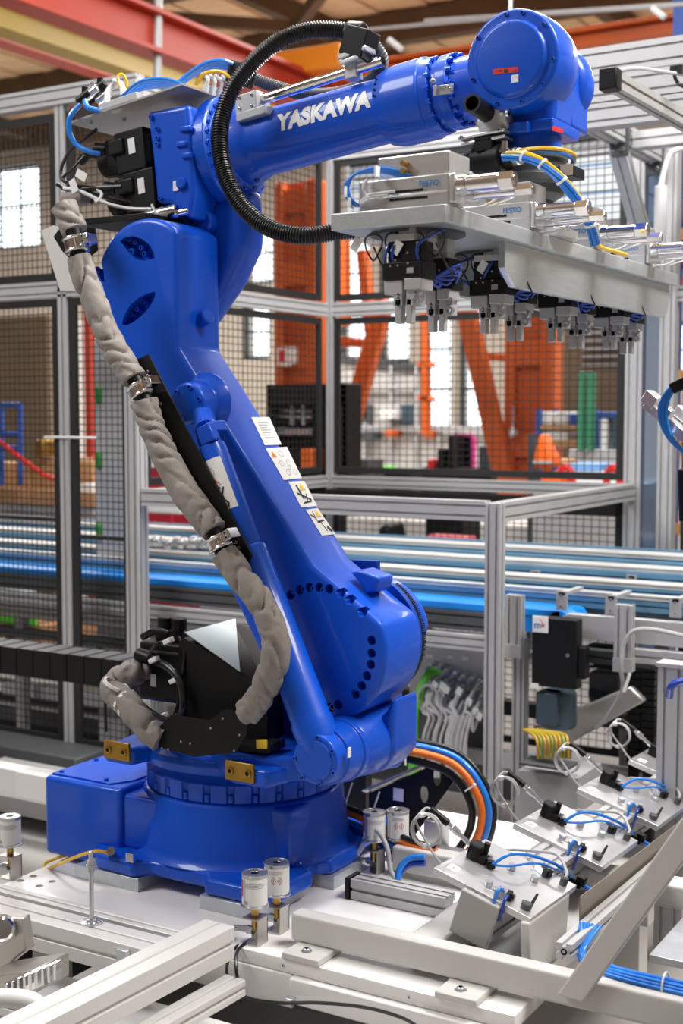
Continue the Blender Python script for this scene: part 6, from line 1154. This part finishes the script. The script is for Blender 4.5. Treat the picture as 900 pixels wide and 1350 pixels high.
for i, (x0, x1, y0, y1, mt, nm_, lb, Y) in enumerate((
  (430, 548, 482, 640, 'cream', 'pale_cabinet', 'wide pale cabinet row behind the left half of the fence opening', 16), (549, 652, 563, 640, 'cream', 'pale_cabinet', 'lower pale cabinet row under the tall windows', 16), (468, 488, 533, 556, 'dgrey', 'machine_window', 'dark window in the pale cabinets, left', 15.9), (500, 520, 538, 552, 'paper', 'machine_box', 'pale box on the cabinets, middle', 15.72),
  (527, 546, 533, 560, 'slate', 'machine_window', 'dark blue window in the pale cabinets', 15.9), (507, 518, 567, 576, 'orangep', 'orange_box', 'small orange box fixed on the pale cabinets', 15.72), (560, 567, 568, 578, 'orangep', 'orange_box', 'tiny orange box right of the first on the pale cabinets', 15.72),
  (470, 490, 570, 580, 'dgrey', 'bench_machine', 'dark low machine on the pale cabinets', 15.72), (576, 586, 592, 618, 'black', 'loudspeaker', 'small black upright box on the far bench', 12), (630, 645, 588, 618, 'slate', 'monitor', 'dark monitor left of the broad orange column', 12),
  (590, 596, 574, 618, 'black', 'machine_post', 'black post beside the magenta framed screen', 12), (556, 648, 618, 628, 'black', 'dark_bench', 'dark bench top under the monitor', 12), (486, 540, 620, 628, 'black', 'dark_bench', 'dark bench top left with green edge', 12), (460, 486, 606, 624, 'dgrey', 'dark_box', 'dark box behind the black fence post', 11),
  (488, 505, 616, 620, 'green', 'green_sheet', 'bright green sheet on the dark bench', 12), (436, 452, 505, 600, 'blackm', 'black_locker', 'tall black locker right of the fence post', 9), 
  (655, 682, 625, 636, 'orangep', 'orange_crate', 'orange crate at the foot of the broad column', 10.5), (563, 571, 606, 618, 'red', 'red_bottle', 'small red bottle on the far bench', 12))):
    bg(nm_, lb, 'equipment', mt, x0, x1, y0, y1, Y, .3, nm_ in ('dark_bench', 'dark_box', 'orange_crate', 'black_locker', 'pale_cabinet'))
for k, x in enumerate((440, 479, 512, 545, 575, 598, 640)): bg('cabinet_post', '%s grey upright in front of the pale cabinets, counted from the left' % ('first', 'second', 'third', 'fourth', 'fifth', 'sixth', 'seventh')[k], 'post', 'alu', x, x+4, 482 if k < 4 else 563, 600, 15.9, .1, True)
for k, y in enumerate((508, 563)): bg('cabinet_rail', ('upper', 'lower')[k]+' grey rail along the pale cabinets', 'rail', 'alu', 432, 548 if k == 0 else 650, y, y+5, 15.86, .08)
ms = thing('framed_screen', YP(609, 594, 12.3), 'dark screen in a magenta frame behind the fence', 'screen'); a, b = YP(598, 615, 12.3), YP(621, 576, 12.3)
m = MB(); m.box(a.x, b.x, 12.3, 12.35, a.z, b.z); m.build('screen', 'black', ms)
for q in ((a.x, b.x, a.z-.03, a.z), (a.x, b.x, b.z, b.z+.03), (a.x-.03, a.x, a.z, b.z), (b.x, b.x+.03, a.z, b.z)): m = MB(); m.box(q[0], q[1], 12.28, 12.36, q[2], q[3]); m.build('screen_frame', 'pinkink', ms)
# right opening: goods shelves, green posts, hi-vis jacket, red hooks
for i, (x0, x1, y0, y1, mt, nm_, lb, Y) in enumerate((
  (712, 728, 543, 560, 'paper', 'white_carton', 'white carton on the shelf right of the orange column', 10), (731, 746, 543, 560, 'paper', 'white_carton', 'second white carton on the same shelf', 10), (712, 748, 567, 580, 'paper', 'white_carton', 'white carton on the lower shelf', 10), (750, 758, 545, 562, 'trolley', 'blue_carton', 'blue box beside the white cartons', 10),
  (776, 830, 543, 552, 'trolley', 'blue_rail', 'blue shelf front near the right post', 9.9),
  (806, 824, 548, 594, 'slate', 'blue_cabinet', 'blue cabinet beside the right post', 9.9), (790, 800, 552, 594, 'paper', 'white_sack', 'white upright sack left of the blue cabinet', 9.9), (748, 828, 594, 612, 'alu', 'grey_bench', 'grey bench behind the right part of the fence', 9.72),
  (748, 790, 612, 622, 'lblue', 'blue_bundle', 'light blue bundle lying on the low table', 8.8), (728, 828, 622, 630, 'cream', 'low_table', 'low pale table behind the right part of the fence', 8.8), (788, 826, 618, 628, 'trolley', 'blue_bin', 'dark blue bin behind the red hoop', 8.9),
  (722, 740, 606, 616, 'card', 'parcel', 'brown parcel right of the orange jacket', 8.8), (712, 738, 626, 641, 'hivis', 'orange_bag', 'orange bag below the orange jacket', 8.2), (560, 610, 683, 692, 'black', 'dark_tray', 'dark tray above the red case, seen through the tunnel', 8.3))):
    bg(nm_, lb, 'goods', mt, x0, x1, y0, y1, Y, .3, nm_ in ('low_table', 'grey_bench', 'dark_tray'))
bg('low_platform', 'grey low platform under the red hoops', 'platform', 'alu', 702, 828, 641, 650, 8.15, .6, True)
for k, x in enumerate((764, 776)): bg('green_post', ('left', 'right')[k]+' of two green steel posts behind the fence', 'post', 'greenp', x-3.5, x+3.5, 490, 594, 9.6, .12)
pr_ = thing('pipe_register', YP(790, 440, 11.5), 'brown board with light horizontal bars behind the right part of the fence', 'radiator')
a, b = YP(742, 484, 11.5), YP(838, 385, 11.5); m = MB(); m.box(a.x, b.x, 11.5, 11.55, 0, b.z); m.build('back_board', 'boarddk', pr_)
for k in range(9): z = a.z+(b.z-a.z)*k/9; m = MB(); m.box(a.x+.2, b.x, 11.44, 11.48, z, z+.025); m.build('light_bar', 'alu', pr_)
gk = thing('goods_shelf', YP(740, 600, 9.95), 'brown shelf unit with white cartons right of the broad orange column', 'shelf')
for y0, y1 in ((561, 566), (580, 588)): a, b = YP(710, y1, 9.95), YP(764, y0, 9.95); m = MB(); m.box(a.x, b.x, 9.95, 10.35, a.z, b.z); m.build('shelf_board', 'pallet', gk)
for x in (709, 765):
    for yy in (9.95, 10.3): a = YP(x, 540, 9.95); m = MB(); m.box(a.x-.02, a.x+.02, yy, yy+.05, 0, a.z); m.build('shelf_post', 'trolley', gk)
jk = thing('work_jacket', YP(712, 605, 8.6), 'orange high visibility jacket hanging beside the broad column', 'jacket')
pj = [(711, 571), (716, 576), (722, 590), (729, 606), (727, 616), (702, 618), (703, 600), (707, 582)]
m = MB(); m.prism([YP(x, y, 8.6) for x, y in pj], (0, .156, 0)); m.build('jacket_body', 'hivis', jk, .03, 3)
m = MB(); a, b = YP(703, 612, 8.59), YP(728, 608, 8.59); m.box(a.x, b.x, 8.58, 8.60, a.z, b.z); m.build('reflective_band', 'silver', jk)
m = MB(); m.box(YP(699, 0, 8.7).x, YP(708, 0, 8.7).x, 8.74, 8.83, 0, YP(700, 572, 8.7).z); m.build('coat_stand', 'dgrey', None, label='dark stand behind the orange jacket', cat='stand')
for k, (x, y) in enumerate(((808, 622), (745, 621))):
    m = MB(); m.tube([YP(x-9, 642, 8.3), YP(x-8, y+4, 8.3), YP(x, y-6, 8.3), YP(x+8, y+4, 8.3), YP(x+9, 642, 8.3)], .025, 10); m.build('red_hoop', 'red', None, label=('upright red hoop near the right double post', 'upright red hoop right of the orange bag')[k], cat='handle')
# through the tunnel
cs = thing('tool_case', YP(585, 722, 7.6), 'dark red tool case seen under the tunnel rail', 'case'); a, b = YP(559, 738, 7.6), YP(613, 708, 7.6)
m = MB(); m.box(a.x, b.x, 7.6, 7.8, a.z, b.z); m.build('case_shell', 'redbox', cs, .03, 3); m = MB(); m.box(a.x+.04, b.x-.04, 7.58, 7.6, a.z+.03, b.z-.03); m.build('case_inset', 'blackm', cs); m = MB(); m.sphere(YP(597, 716, 7.58), .025, 10); m.build('white_knob', 'paper', cs)
m = MB(); m.box(a.x-.1, b.x+.1, 7.5, 7.9, 0, a.z); m.build('case_table', 'palewall', None, label='pale table carrying the red case', cat='table')
m = MB(); m.prism([YP(x, y, 7.9) for x, y in ((500, 692), (511, 690), (514, 712), (522, 735), (520, 900), (498, 900), (496, 705))], (0, .25, 0)); m.build('office_chair', 'black', None, .03, 3, label='black chair back seen under the tunnel rail', cat='chair')
bg('long_machine', 'long pale machine bed behind the tunnel', 'machine', 'cream', 440, 840, 700, 760, 9.0, .6, True); m = MB(); m.box(-.98, .25, 3.12, 3.41, .405, .425); m.build('metal_sheet', 'galv', None, .002, label='grey galvanised sheet lying on the frame right of the tilted plates', cat='plate')
